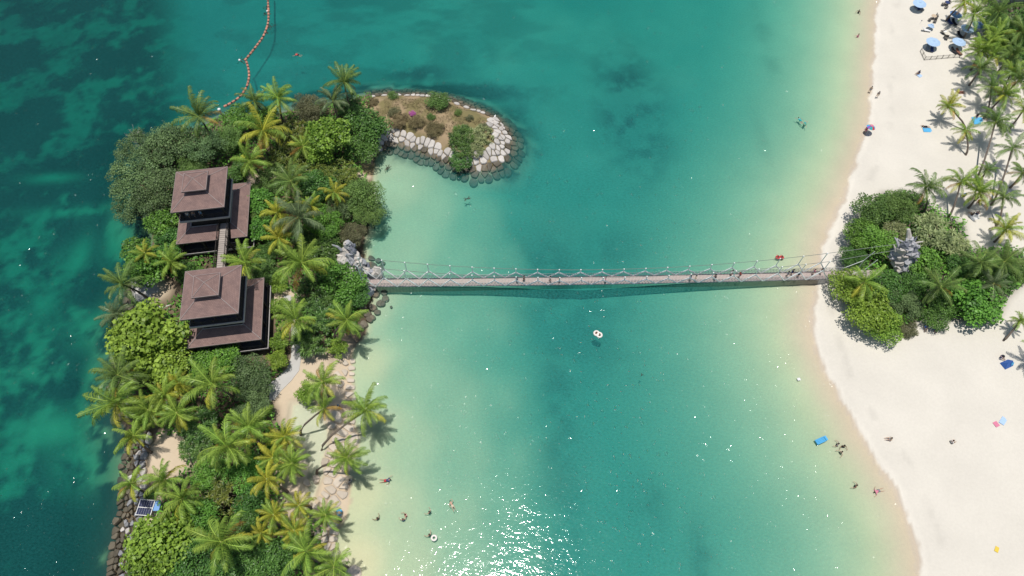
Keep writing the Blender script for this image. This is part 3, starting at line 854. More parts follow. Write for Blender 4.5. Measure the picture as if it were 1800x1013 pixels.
# ------------------------------------------------------------------ stones
def clip(poly, mx, my, nx_, ny_):
    out = []
    n = len(poly)
    for i in range(n):
        a, b = poly[i], poly[(i + 1) % n]
        da = (a[0] - mx) * nx_ + (a[1] - my) * ny_; db = (b[0] - mx) * nx_ + (b[1] - my) * ny_
        if da <= 0: out.append(a)
        if (da < 0 < db) or (db < 0 < da):
            t = da / (da - db); out.append((a[0] + (b[0] - a[0]) * t, a[1] + (b[1] - a[1]) * t))
    return out
def cells(seeds, reach):
    """the patch of ground nearest each seed"""
    S = np.array(seeds); res = []
    for i, (x, y) in enumerate(seeds):
        poly = [(x + reach * math.cos(a), y + reach * math.sin(a)) for a in [k * math.pi / 5 + .1 for k in range(10)]]
        d = np.hypot(S[:, 0] - x, S[:, 1] - y)
        for j in np.argsort(d)[1:16]:
            if d[j] > 2.2 * reach: break
            sx, sy = S[j]
            poly = clip(poly, (x + sx) / 2, (y + sy) / 2, sx - x, sy - y)
            if len(poly) < 3: break
        res.append(poly)
    return res
def stone_obj(poly, parent, mat, gap=0.06, rise=0.35, name="stone", sub=0.0):
    if len(poly) < 3: return
    cx = sum(p[0] for p in poly) / len(poly); cy = sum(p[1] for p in poly) / len(poly)
    r = max(math.hypot(p[0] - cx, p[1] - cy) for p in poly)
    if r < 0.22: return
    # round the corners
    q = []
    n = len(poly)
    for i in range(n):
        a, b = poly[i], poly[(i + 1) % n]
        L = math.hypot(b[0] - a[0], b[1] - a[1])
        if L < 0.12: q.append(((a[0] + b[0]) / 2, (a[1] + b[1]) / 2)); continue
        for t in (0.15, 0.85): q.append((a[0] + (b[0] - a[0]) * t, a[1] + (b[1] - a[1]) * t))
    n = len(q)
    if n < 3: return
    off = parent.location
    vs = []
    tilt = (random.uniform(-.10, .10), random.uniform(-.10, .10)); lift = random.uniform(-.05, .09) + sub
    def pt(p, k, dz_):
        x = cx + (p[0] - cx) * k; y = cy + (p[1] - cy) * k
        return (x - off.x, y - off.y, ground(x, y) + dz_ + (x - cx) * tilt[0] + (y - cy) * tilt[1] + lift - off.z)
    g = max(0.55, 1 - gap / r * 1.2)
    for p in q: vs.append(pt(p, g, -0.45))
    for p in q: vs.append(pt(p, g * random.uniform(.97, 1.0), rise * 0.45))
    for p in q: vs.append(pt(p, g * 0.85, rise * random.uniform(.9, 1.05)))
    vs.append(pt((cx, cy), 1, rise * 1.08))
    fs = []
    for l in (0, 1):
        for i in range(n): fs.append((l * n + i, l * n + (i + 1) % n, (l + 1) * n + (i + 1) % n, (l + 1) * n + i))
    for i in range(n): fs.append((2 * n + i, 2 * n + (i + 1) % n, 3 * n))
    me = bpy.data.meshes.new(name); me.from_pydata(vs, [], fs)
    link(name, me, parent, mat)
def band(px, w_in, w_out, size, seed):
    """seeds in a band along a shore line; returns (x, y, across) with across < 0 on the water side"""
    r = random.Random(seed)
    pl_ = [P(u, v) for u, v in px]; out = []
    side = 0.0; run = 0.0
    for a, b in zip(pl_[:-1], pl_[1:]):
        d = (b - a); L = d.length; d.normalize(); nrm = Vector((-d.y, d.x, 0))
        while run < L:
            t = -w_out + r.uniform(0, size * .3)
            while t < w_in:
                p = a + d * (run + r.uniform(-.42, .42) * size) + nrm * (t + r.uniform(-.3, .3) * size)
                out.append((p.x, p.y, t)); t += size * r.uniform(.8, 1.2)
            run += size * r.uniform(.85, 1.1)
        run -= L
    # thin out crowding at bends
    keep = []
    for p in out:
        if all((p[0] - k[0]) ** 2 + (p[1] - k[1]) ** 2 > (size * .55) ** 2 for k in keep): keep.append(p)
    return keep

# spit revetment: inner arm and rounded head
tip_in = [(676, 244), (690, 247), (720, 254), (760, 268), (800, 288), (830, 297), (860, 293), (880, 284), (892, 265), (895, 245), (888, 228), (872, 210)]
rev = empty("stone_revetment", P(800, 270)); tag(rev, "pale boulder revetment around the inner shore and rounded head of the grassy spit", "revetment")
sd = band(tip_in, 3.3, 2.4, 1.1, 3)
xt = P(835, 280).x
sd = [q for q in sd if q[2] < (1.5 if q[0] < xt else 2.6)]
for (x, y, t), poly in zip(sd, cells([(a, b) for a, b, _ in sd], .95)):
    z = ground(x, y)
    stone_obj(poly, rev, M['stone'] if z > -0.02 else M['stone_wet'], 0.06, 0.36)
tip_out = [(888, 226), (870, 207), (840, 191), (810, 179), (790, 172), (760, 166), (700, 165), (640, 168)]
rev2 = empty("stone_revetment", P(760, 168)); tag(rev2, "thin low line of pale stones edging the seaward side of the spit", "revetment")
sd = band(tip_out, 1.1, 2.4, 0.95, 5)
for (x, y, t), poly in zip(sd, cells([(a, b) for a, b, _ in sd], .75)):
    z = ground(x, y)
    stone_obj(poly, rev2, M['stone'] if z > 0.1 else M['stone_wet'], 0.05, 0.26)
# western shore riprap
west = [(238, 772), (230, 800), (224, 830), (224, 880), (214, 940), (207, 1000), (204, 1030)]
rev3 = empty("stone_riprap", P(225, 880)); tag(rev3, "grey and brown boulder riprap along the western shore by the solar panel", "riprap")
sd = band(west, 2.9, .9, .85, 8)
rr = random.Random(4)
for (x, y, t), poly in zip(sd, cells([(a, b) for a, b, _ in sd], 1.0)):
    z = ground(x, y)
    stone_obj(poly, rev3, M['stone_wet'] if z < 0.2 or rr.random() < .38 else (M['stone_grey'] if rr.random() < .8 else M['stone']), rr.uniform(.02, .16), rr.uniform(.3, .75), sub=rr.uniform(-.2, .2))
# western bank below the lime tree
bank = [(236, 500), (230, 545), (222, 600), (210, 660), (214, 730)]
rev4 = empty("stone_riprap", P(220, 620)); tag(rev4, "dark wet boulder bank on the western shore under the overhanging palms", "riprap")
sd = band(bank, 1.6, 1.0, 1.1, 9)
for (x, y, t), poly in zip(sd, cells([(a, b) for a, b, _ in sd], 1.0)):
    stone_obj(poly, rev4, M['stone_wet'] if ground(x, y) < 0.3 else M['stone_grey'], 0.06, 0.4)
# lagoon edge: smooth pale slabs
slabs = empty("stone_edging", P(600, 780)); tag(slabs, "row of smooth cream slabs between the wading pool and the lagoon beach", "stone edging")
SL = [(617, 646, 7), (617, 656, 6), (616, 668, 7), (615, 680, 9), (614, 692, 8), (596, 662, 10), (606, 655, 7), (598, 675, 8), (612, 728, 9), (614, 740, 10), (611, 751, 11), (603, 762, 12), (596, 775, 12), (590, 736, 16), (600, 786, 12), (617, 773, 14), (584, 748, 9),
      (588, 790, 11), (580, 800, 10), (574, 812, 11), (584, 815, 12), (594, 804, 9), (576, 828, 9), (584, 834, 9), (594, 850, 15), (582, 862, 12), (601, 868, 10), (573, 872, 9), (587, 880, 14), (566, 880, 8), (603, 856, 8), (578, 846, 9),
      (562, 940, 9), (572, 948, 9), (582, 946, 11), (584, 922, 10), (586, 935, 9), (584, 962, 9), (590, 972, 8), (577, 960, 8), (540, 848, 7), (553, 842, 9), (568, 938, 8), (556, 890, 7), (620, 1008, 15), (605, 985, 7), (608, 638, 6), (618, 634, 6), (622, 700, 6)]
sd = []
for u, v, r in SL:
    p = P(u, v, .4); sd.append((p.x, p.y, r * mpp(u, v)))
pol = cells([(a, b) for a, b, _ in sd], 1.25)
for (x, y, r), poly in zip(sd, pol):
    lim = []
    for q in poly:
        d = math.hypot(q[0] - x, q[1] - y); k = min(1, r * 1.05 / d) if d > 0 else 1
        lim.append((x + (q[0] - x) * k, y + (q[1] - y) * k))
    stone_obj(lim, slabs, M['stone_warm'], 0.04, 0.3)
# boulders at the western landing of the bridge, above and under water
land = empty("boulder_group", P(650, 530)); tag(land, "brown half-sunken boulders in the shallows below the western bridge landing", "boulders")
for u, v, r in [(660, 516, 9), (675, 513, 7), (677, 524, 8), (668, 532, 8), (655, 541, 8), (663, 548, 7), (645, 552, 9), (650, 562, 7), (640, 572, 8), (655, 558, 6), (672, 533, 6), (687, 538, 3), (655, 465, 9), (668, 468, 7), (652, 452, 7), (664, 455, 6), (672, 460, 5), (634, 578, 8), (640, 545, 8), (660, 475, 6), (648, 468, 7)]:
    p = P(u, v); s = r * mpp(u, v); n = 9
    stone_obj([(p.x + s * random.uniform(.8, 1.1) * math.cos(6.283 * k / n), p.y + s * random.uniform(.8, 1.1) * math.sin(6.283 * k / n)) for k in range(n)], land, M['stone_wet'], 0.02, 0.45)

def lump(R, seed, n=8, m=6, squash=1.0, rough=.28):
    r = random.Random(seed); mb = MB(); vs = [(0, 0, -R * squash)]; fs = []
    for i in range(1, m):
        ph = -math.pi / 2 + math.pi * i / m
        for k in range(n):
            t = 2 * math.pi * (k + .5 * (i % 2)) / n
            q = R * (1 + r.uniform(-rough, rough))
            vs.append((q * math.cos(ph) * math.cos(t), q * math.cos(ph) * math.sin(t), q * squash * math.sin(ph)))
    vs.append((0, 0, R * squash))
    for k in range(n): fs.append((0, 1 + (k + 1) % n, 1 + k))
    for i in range(m - 2):
        for k in range(n): fs.append((1 + i * n + k, 1 + i * n + (k + 1) % n, 1 + (i + 1) * n + (k + 1) % n, 1 + (i + 1) * n + k))
    for k in range(n): fs.append((1 + (m - 2) * n + k, 1 + (m - 2) * n + (k + 1) % n, len(vs) - 1))
    return mb.add(vs, fs)
M['drift_dark'] = simple('weathered_dark_wood', (0.16, 0.17, 0.20), 0.85, 0.4, 2.2, 0.2, 0.6)
# bridge anchors: heaps of craggy pale rock and grey timber
anc = empty("rock_outcrop", G(618, 470)); tag(anc, "craggy white and blue-grey rock outcrop anchoring the western end of the bridge", "rock")
rk = random.Random(12)
for i, (u, v, z, R) in enumerate([(612, 432, 6.2, .75), (606, 444, 5.4, .95), (618, 442, 5.6, .8), (604, 456, 4.4, 1.2), (616, 456, 4.6, 1.0), (625, 452, 4.6, .8), (608, 470, 3.2, 1.3), (622, 468, 3.2, 1.2), (633, 464, 3.0, 1.0),
                                  (612, 482, 2.2, 1.2), (628, 480, 2.2, 1.2), (640, 478, 1.8, 1.0), (650, 482, 1.2, .95), (661, 481, .9, 1.15), (644, 470, 1.8, .8), (637, 487, 1.4, .9), (648, 512, .9, .95), (641, 518, .8, 1.0), (636, 524, .7, .8), (654, 506, .7, .8), (614, 428, 6.9, .4), (608, 429, 6.6, .4), (621, 432, 6.2, .4), (628, 460, 4.0, .6)]):
    o = lump(R, 100 + i, 8, 6, rk.uniform(.9, 1.5), .33).build("boulder", (M['driftwood'], M['stone'], M['drift_dark'], M['stone'])[i % 4], anc)
    o.location = P(u, v, z) - anc.location
    o.rotation_euler = (rk.uniform(-.5, .5), rk.uniform(-.5, .5), rk.uniform(0, 6))
for i in range(7):
    a = P(600 + 8 * i, 440 + 9 * i, 6.4 - i * .8) - anc.location
    b = a + Vector((rk.uniform(-1.2, 1.2), rk.uniform(-1.0, .6), rk.uniform(.4, 1.6)))
    MB().tube([a, (a + b) / 2 + Vector((.1, .1, .1)), b], [.26, .2, .1], 6).build("log", M['driftwood'], anc)
tw_ = empty("driftwood_tower", G(1592, 480)); tag(tw_, "jagged grey rock and driftwood heap with a pale spire in the eastern thicket", "rock tower")
rk = random.Random(33)
for i, (u, v, z, R) in enumerate([(1597, 424, 7.6, .62), (1592, 430, 7.0, .7), (1602, 432, 6.8, .65), (1586, 438, 6.0, .75), (1596, 440, 6.2, .8), (1606, 440, 5.8, .7), (1578, 444, 5.0, .7), (1588, 449, 5.0, .85), (1600, 450, 5.0, .85), (1610, 447, 5.0, .55),
                                  (1573, 452, 4.0, .7), (1582, 458, 3.8, .9), (1594, 460, 4.0, .9), (1604, 460, 3.8, .7), (1568, 448, 4.2, .5), (1577, 464, 2.8, .8), (1588, 470, 2.6, 1.0), (1599, 468, 2.8, .8), (1590, 478, 1.8, 1.1), (1580, 474, 1.8, .9), (1611, 436, 5.6, .45), (1571, 440, 4.8, .4)]):
    o = lump(R, 400 + i, 8, 6, rk.uniform(.9, 1.6), .38).build("boulder", (M['driftwood'], M['drift_dark'], M['driftwood'], M['stone'])[i % 4], tw_)
    o.location = P(u, v, z) - tw_.location
    o.rotation_euler = (rk.uniform(-.7, .7), rk.uniform(-.7, .7), rk.uniform(0, 6))
MB().tube([P(1598, 424, 7.6) - tw_.location, P(1598, 414, 8.4) - tw_.location, P(1597, 403, 9.4) - tw_.location], [.5, .42, .26], 7).build("spire", M['stone'], tw_)
for i in range(30):
    u, v = rk.uniform(1570, 1612), rk.uniform(428, 470)
    z = 7.4 - (v - 425) / 9.0
    p0 = P(u, v, z) - tw_.location; a = rk.uniform(0, 6.283)
    p1 = p0 + Vector((math.cos(a) * rk.uniform(.6, 1.5), math.sin(a) * rk.uniform(.6, 1.5), rk.uniform(.3, 1.2)))
    MB().tube([p0, (p0 + p1) / 2 + Vector((0, 0, .12)), p1], [rk.uniform(.16, .3), .16, rk.uniform(.05, .12)], 6).build("branch", (M['driftwood'], M['stone'], M['drift_dark'])[i % 3], tw_)

# ------------------------------------------------------------------ path, terrace, post, boom, solar panel, debris
def slab(name, px, z_off, mat, th=0.2, label=None, cat=None, zfix=None):
    pp = [G(u, v) for u, v in px]
    mb = MB(); n = len(pp)
    zt = lambda p: (zfix if zfix is not None else p.z + z_off)
    mb.add([(p.x, p.y, zt(p)) for p in pp] + [(p.x, p.y, zt(p) - th) for p in pp], [])
    h = n // 2
    for i in range(h - 1): mb.f += [(i, i + 1, n - 2 - i, n - 1 - i), (n + n - 1 - i, n + n - 2 - i, n + i + 1, n + i)]
    for i in range(n): j = (i + 1) % n; mb.f.append((i, n + i, n + j, j))
    return mb.build(name, mat)
pth = slab("path", [(498, 520), (508, 545), (512, 575), (513, 600), (512, 628), (505, 648), (488, 664), (472, 676), (474, 704), (482, 704), (494, 688), (512, 670), (526, 652), (530, 628), (528, 600), (526, 575), (522, 545), (512, 520)], 0.10, M['concrete'])
tag(pth, kind="structure")
ter = slab("terrace", [(238, 503), (300, 488), (330, 500), (318, 528), (280, 545), (238, 535)], 0, M['concrete'], 0.5, zfix=1.75); tag(ter, kind="structure")
tr = empty("terrace_railing", P(238, 515, 1.75)); tag(tr, "dark timber railing at the seaward edge of the small western terrace", "railing")
a, b, c_ = P(238, 538, 1.75) - tr.location, P(237, 503, 1.75) - tr.location, P(262, 497, 1.75) - tr.location
for p, q in ((a, b), (b, c_)):
    MB().tube([p + Vector((0, 0, 1)), q + Vector((0, 0, 1))], .06, 5).build("rail", M['wood_dark'], tr)
    MB().tube([p + Vector((0, 0, .5)), q + Vector((0, 0, .5))], .04, 5).build("rail", M['wood_dark'], tr)
    for t in (0.02, .34, .67, .98): MB().box(p.lerp(q, t) + Vector((0, 0, .52)), (.11, .11, 1.05)).build("post", M['wood_dark'], tr)

pb = G(393, 208); pt_ = empty("mooring_post", pb); tag(pt_, "white concrete mooring post with round cap where the float line ends", "post")
MB().lathe([(.30, -.3), (.28, .5), (.26, 2.0), (.22, 2.1)], 10).build("shaft", M['white'], pt_)
MB().lathe([(.08, 2.06), (.24, 2.14), (.33, 2.32), (.30, 2.52), (.12, 2.64)], 12).build("cap", M['white'], pt_, True)

boom = empty("float_line", P(438, 120)); tag(boom, "line of faded orange floats on black cable curving across the northern water", "float line")
BP = [(470, -34), (471, -14), (471, 0), (472, 20), (471, 42), (463, 64), (452, 80), (441, 94), (432, 105), (436, 118), (438, 132), (436, 146), (431, 158), (421, 171), (407, 181), (394, 188)]
bpw = [P(u, v, .06) for u, v in BP]
dense = []
for i in range(len(bpw) - 1):
    p0, p1, p2, p3 = bpw[max(i - 1, 0)], bpw[i], bpw[i + 1], bpw[min(i + 2, len(bpw) - 1)]
    if i in (7,): p3 = p2 * 2 - p1
    if i in (8,): p0 = p1 * 2 - p2
    for k in range(12):
        t = k / 12
        dense.append(0.5 * ((2 * p1) + (-p0 + p2) * t + (2 * p0 - 5 * p1 + 4 * p2 - p3) * t * t + (-p0 + 3 * p1 - 3 * p2 + p3) * t ** 3))
dense.append(bpw[-1])
MB().tube([p - boom.location for p in dense], .16, 6).build("cable", M['black'], boom)
fm = MB().tube([(-.36, 0, 0), (-.30, 0, 0), (.30, 0, 0), (.36, 0, 0)], [.13, .23, .23, .13], 8).mesh("float")
acc = 0.0
for a, b in zip(dense[:-1], dense[1:]):
    acc += (b - a).length
    if acc >= 0.98:
        acc -= 0.98
        o = link("float", fm, boom, M['float']); o.location = b - boom.location + Vector((0, 0, .05)); o.rotation_euler = (0, 0, math.atan2(b.y - a.y, b.x - a.x))
for u, v in ((421, 106), (470, 20)):
    o = lump(.26, 5, 8, 6, 1, .02).build("buoy", M['white'], boom, True); o.location = P(u, v, .1) - boom.location
rk = random.Random(5)
for u, v, s in ((426, 106, .7), (468, 14, .6), (469, 25, .6), (474, 46, .8), (469, 58, .4)):
    mb = MB(); c0 = P(u, v, .05) - boom.location
    for k in range(22):
        a = rk.uniform(0, 6.28); p = c0 + Vector((rk.uniform(-s, s), rk.uniform(-s, s), 0))
        mb.tube([p, p + Vector((math.cos(a) * s * .7, math.sin(a) * s * .7, rk.uniform(0, .06)))], .035, 3)
    tag(mb.build("weed_tangle", M['seaweed'], boom), kind="stuff")

so = empty("solar_panel", G(263, 896)); tag(so, "small white-framed dark blue solar panel with grey box on the western rocks", "solar panel")
R8 = Matrix.Rotation(math.radians(-4), 3, 'Z')
MB().box((0, 0, 1.25), (2.15, 2.15, .07), M=R8).build("frame", M['white'], so)
for sy in (-1, 1):
    MB().box(R8 @ Vector((0, sy * .52, 1.30)), (1.95, .94, .04), M=R8).build("cell_panel", M['cell'], so)
    g = MB()
    for k in range(1, 6): g.box(R8 @ Vector((-.975 + k * .325, sy * .52, 1.325)), (.02, .94, .012), M=R8)
    g.build("grid_line", M['metal'], so)
for sx in (-1, 1):
    for sy in (-1, 1): MB().tube([(sx * .9, sy * .9, -.3), (sx * .9, sy * .9, 1.22)], .05, 6).build("leg", M['metal'], so)
bx = empty("equipment_box", G(281, 893)); tag(bx, "small grey metal cabinet next to the solar panel", "box")
MB().box((0, 0, .5), (.95, 1.25, 1.2)).build("cabinet", M['metal'], bx); MB().box((0, .05, 1.13), (1.08, 1.38, .06)).build("lid", M['canopy_d'], bx)

def debris(u, v, label, n, L, seed):
    r = random.Random(seed); o = empty("fallen_branch", P(u, v, -0.1)); tag(o, label, "branch")
    for k in range(n):
        a = r.uniform(0, 6.28); l = L * r.uniform(.5, 1)
        mb = MB(); p1 = Vector((math.cos(a) * l * .5, math.sin(a) * l * .5, .12)); p2 = Vector((math.cos(a + .3) * l, math.sin(a + .3) * l, r.uniform(0, .15)))
        mb.tube([(0, 0, 0), p1, p2], [.08, .05, .02], 5); mb.tube([p1, p1 + Vector((math.cos(a + 1.1) * l * .4, math.sin(a + 1.1) * l * .4, .05))], [.045, .015], 4)
        mb.build("branch", M['seaweed'], o)
debris(680, 296, "grey sunken branch in the shallows beside the mangrove shore", 7, 1.1, 1)
debris(820, 350, "brown forked branch drifting in the cove south of the spit", 6, .9, 2)
debris(1128, 660, "small dark weed scrap drifting in the open lagoon", 4, .35, 3)

# ------------------------------------------------------------------ foliage kit
def leaf_quads(cen, nrm, size, asp, r, fold=0.0):
    """a lozenge leaf at each centre, facing its normal"""
    n = len(cen)
    rnd = r.normal(size=(n, 3))
    t = np.cross(nrm, rnd); t /= np.linalg.norm(t, axis=1)[:, None] + 1e-9
    b = np.cross(nrm, t)
    s = size[:, None]
    v = np.stack([cen - t * s, cen - b * s * asp + nrm * s * fold, cen + t * s, cen + b * s * asp + nrm * s * fold], 1)
    return v.reshape(-1, 3)
def crown_mesh(name, seed, nc, nl, leaf, asp, clump=(.24, .40), flat=.62, spread=.72, up=.5):
    r = np.random.default_rng(seed)
    cs = []; tries = 0
    while len(cs) < nc and tries < 4000:
        tries += 1
        p = r.uniform(-1, 1, 3)
        q = np.hypot(p[0], p[1])
        if q > 1 or p[2] < -.7: continue
        p = np.array([p[0] * spread, p[1] * spread, p[2] * flat * .75 * (1 - .45 * q)])
        if all(np.linalg.norm(p - c[0]) > .20 for c in cs): cs.append((p, r.uniform(*clump)))
    V = []; T = []
    per = nl // len(cs)
    for p, R in cs:
        k = int(per * (R / .32) ** 2)
        d = r.normal(size=(k, 3)); d /= np.linalg.norm(d, axis=1)[:, None]
        d[:, 2] = np.where(d[:, 2] < -.25, -d[:, 2], d[:, 2])
        rad = R * (1 + r.normal(size=k) * .13) * (1 - .25 * (r.random(k) < .2))
        c = p + d * rad[:, None] * np.array([1, 1, .85])
        nr = d * (1 - up) + np.array([0, 0, 1]) * up + r.normal(size=(k, 3)) * .38
        nr /= np.linalg.norm(nr, axis=1)[:, None]
        sz = leaf * r.uniform(.65, 1.3, k)
        V.append(leaf_quads(c, nr, sz, asp, r, .12))
        tint = np.clip(r.normal(.45 + r.uniform(-.18, .18), .22, k), 0, 1)
        T.append(np.repeat(tint, 4))
    V = np.concatenate(V); T = np.concatenate(T)
    Fc = np.arange(len(V)).reshape(-1, 4)
    return np_mesh(name, V, Fc, np.column_stack([T, T, T]))
def strap_mesh(name, seed, nr, nleaf, L, w, flat=.45):
    """a mass of rosettes of strap leaves"""
    r = np.random.default_rng(seed); V = []; Fq = []; T = []; cs = []
    tries = 0
    while len(cs) < nr and tries < 5000:
        tries += 1
        a = r.uniform(0, 6.283); q = math.sqrt(r.random()) * .86
        p = np.array([q * math.cos(a), q * math.sin(a), flat * math.sqrt(max(0, 1 - q * q)) + r.uniform(-.1, .1)])
        if all(np.hypot(*(p - c)[:2]) > .115 for c in cs): cs.append(p)
    for p in cs:
        tb = r.uniform(.25, .7)
        for k in range(nleaf):
            a = k * 2.39996 + r.uniform(-.3, .3); e = math.radians(78 - 82 * (k / nleaf) + r.uniform(-8, 8)); l = L * r.uniform(.75, 1.15)
            d = np.array([math.cos(a), math.sin(a), 0]); sd = np.array([-math.sin(a), math.cos(a), 0])
            ps = []; z = 0; x = 0; ee = e
            for q in range(4):
                ps.append(p + d * x + np.array([0, 0, z])); x += math.cos(ee) * l / 3; z += math.sin(ee) * l / 3; ee -= math.radians(28)
            b = len(V); ws = (w, w * .95, w * .7, w * .12)
            for q in range(4): V.append(ps[q] - sd * ws[q]); V.append(ps[q] + sd * ws[q]); 
            tt = np.clip(r.normal(tb, .2), 0, 1); T += [tt] * 8
            for q in range(3): Fq.append((b + 2 * q, b + 2 * q + 1, b + 2 * q + 3, b + 2 * q + 2))
    T = np.array(T)
    return np_mesh(name, np.array(V), np.array(Fq), np.column_stack([T, T, T]))
CR = {'fine': [crown_mesh("crown_fine", 10 + i, 34, 13000, .030, .55, (.18, .30), .62, .78) for i in range(4)],
      'broad': [crown_mesh("crown_broad", 20 + i, 26, 3600, .052, .75, (.20, .33), .55, .76) for i in range(4)],
      'dense': [crown_mesh("crown_dense", 30 + i, 30, 6000, .040, .65, (.20, .32), .50, .78) for i in range(4)],
      'strap': [strap_mesh("crown_strap", 40 + i, 46, 16, .26, .024) for i in range(3)]}
def limb_mesh(name, seed):
    """unit trunk (height 1) with limbs reaching into a unit crown at its top"""
    r = random.Random(seed); mb = MB()
    mb.tube([(0, 0, -.08), (.02, .01, .3), (-.02, .02, .62), (0, 0, .98)], [.055, .042, .034, .022], 7)
    for k in range(6):
        a = k * 1.047 + r.uniform(-.3, .3); z0 = r.uniform(.45, .8)
        e = Vector((math.cos(a) * r.uniform(.35, .6), math.sin(a) * r.uniform(.35, .6), r.uniform(.9, 1.05)))
        m0 = Vector((e.x * .45, e.y * .45, z0 + .14))
        mb.tube([(0, 0, z0), m0, e], [.026, .018, .006], 5)
    return mb.mesh(name)
LIMB = [limb_mesh("trunk", 60 + i) for i in range(3)]
TN = 0
def tree(u, v, r, zc, crown, mat, label, cat="tree", group=None, flat=1.0, name=None, asp=1.0):
    """crown centre seen at (u, v) at height zc, radius r pixels"""
    global TN
    TN += 1
    rd = random.Random(TN * 13)
    c = P(u, v, zc); R = r * mpp(u, v, zc)
    gz = ground(c.x, c.y)
    if gz < 0:
        gz = max(gz, -1.2)
    nm = name or {"tree": "tree", "shrub": "shrub", "pandanus": "pandanus"}.get(cat, cat)
    t = empty(nm, (c.x, c.y, gz)); tag(t, label, cat, group)
    hh = max(zc - gz, .3)
    tk = link("trunk" if cat == "tree" else "stem", LIMB[TN % 3], t, M['bark'])
    k = R * .95
    tk.scale = (k, k, hh); tk.rotation_euler = (0, 0, rd.uniform(0, 6.28))
    ms = CR[crown]
    cw = link("crown", ms[TN % len(ms)], t, M[mat])
    cw.location = (0, 0, hh - (0.25 * R if crown == 'strap' else 0))
    cw.rotation_euler = (0, 0, rd.uniform(0, 6.28)); cw.scale = (R * 1.0, R * asp, R * flat)
    return t
#@@PART3
# ------------------------------------------------------------------ coconut palms
def frond_mesh(name, seed, e0, droop, nl=26, lw=.0135):
    """a unit-length frond leaving the crown along +X"""
    r = np.random.default_rng(seed); V = []; Fq = []; T = []
    e = math.radians(e0); x = z = 0.0; pts_ = []
    K = 14; side = r.uniform(-.05, .05)
    for i in range(K + 1):
        pts_.append(np.array([x, side * x * x, z])); x += math.cos(e) / K; z += math.sin(e) / K; e -= math.radians(droop) / K * (0.5 + i / K)
    pts_ = np.array(pts_)
    def at(t):
        f = t * K; i = min(int(f), K - 1); return pts_[i] * (1 - f + i) + pts_[i + 1] * (f - i), pts_[i + 1] - pts_[i]
    # rib
    for i in range(K + 1):
        w = .017 * (1 - .85 * i / K)
        V += [pts_[i] + np.array([0, -w, .004]), pts_[i] + np.array([0, w, .004])]; T += [.95, .95]
    for i in range(K): Fq.append((2 * i, 2 * i + 1, 2 * i + 3, 2 * i + 2))
    base_t = r.uniform(.35, .6)
    for i in range(nl):
        t = .10 + .90 * (i + .5) / nl
        p, d = at(t); d = d / np.linalg.norm(d)
        L = .215 * (math.sin(min(1, t * 1.25 + .12) * math.pi * .62) ** .7) * (1 - .55 * max(0, t - .55) / .45) * r.uniform(.88, 1.12)
        up = np.array([-d[2], 0, d[0]])
        for s in (-1, 1):
            sw = .62 + .55 * t + r.uniform(-.1, .1)
            dr = np.array([0, s, 0]) + d * sw - up * (.05 + .75 * r.random())
            dr /= np.linalg.norm(dr)
            q1 = p + dr * L * .55; q2 = p + dr * L + np.array([0, 0, -.06 - .05 * r.random()])
            wv = d * lw
            b = len(V)
            V += [p - wv * .7, p + wv * .7, q1 + wv, q1 - wv, q2]
            tt = float(np.clip(base_t + r.normal() * .16 + (t - .5) * .25, 0, 1)); T += [tt] * 5
            Fq.append((b, b + 1, b + 2, b + 3)); Fq.append((b + 3, b + 2, b + 4, b + 4))
    V = np.array(V); T = np.array(T)
    me = bpy.data.meshes.new(name)
    me.from_pydata([tuple(v) for v in V], [], [tuple(dict.fromkeys(f)) for f in Fq])
    a = me.color_attributes.new("tint", 'FLOAT_COLOR', 'POINT')
    a.data.foreach_set("color", np.column_stack([T, T, T, np.ones(len(T))]).astype(np.float32).ravel())
    return me
FR = [[frond_mesh("frond", 500 + 10 * k + j, *sh) for j in range(2)] for k, sh in enumerate([(72, 60), (50, 85), (30, 95), (10, 85), (-14, 62)])]
PN = 0
PG = "coconut palms"
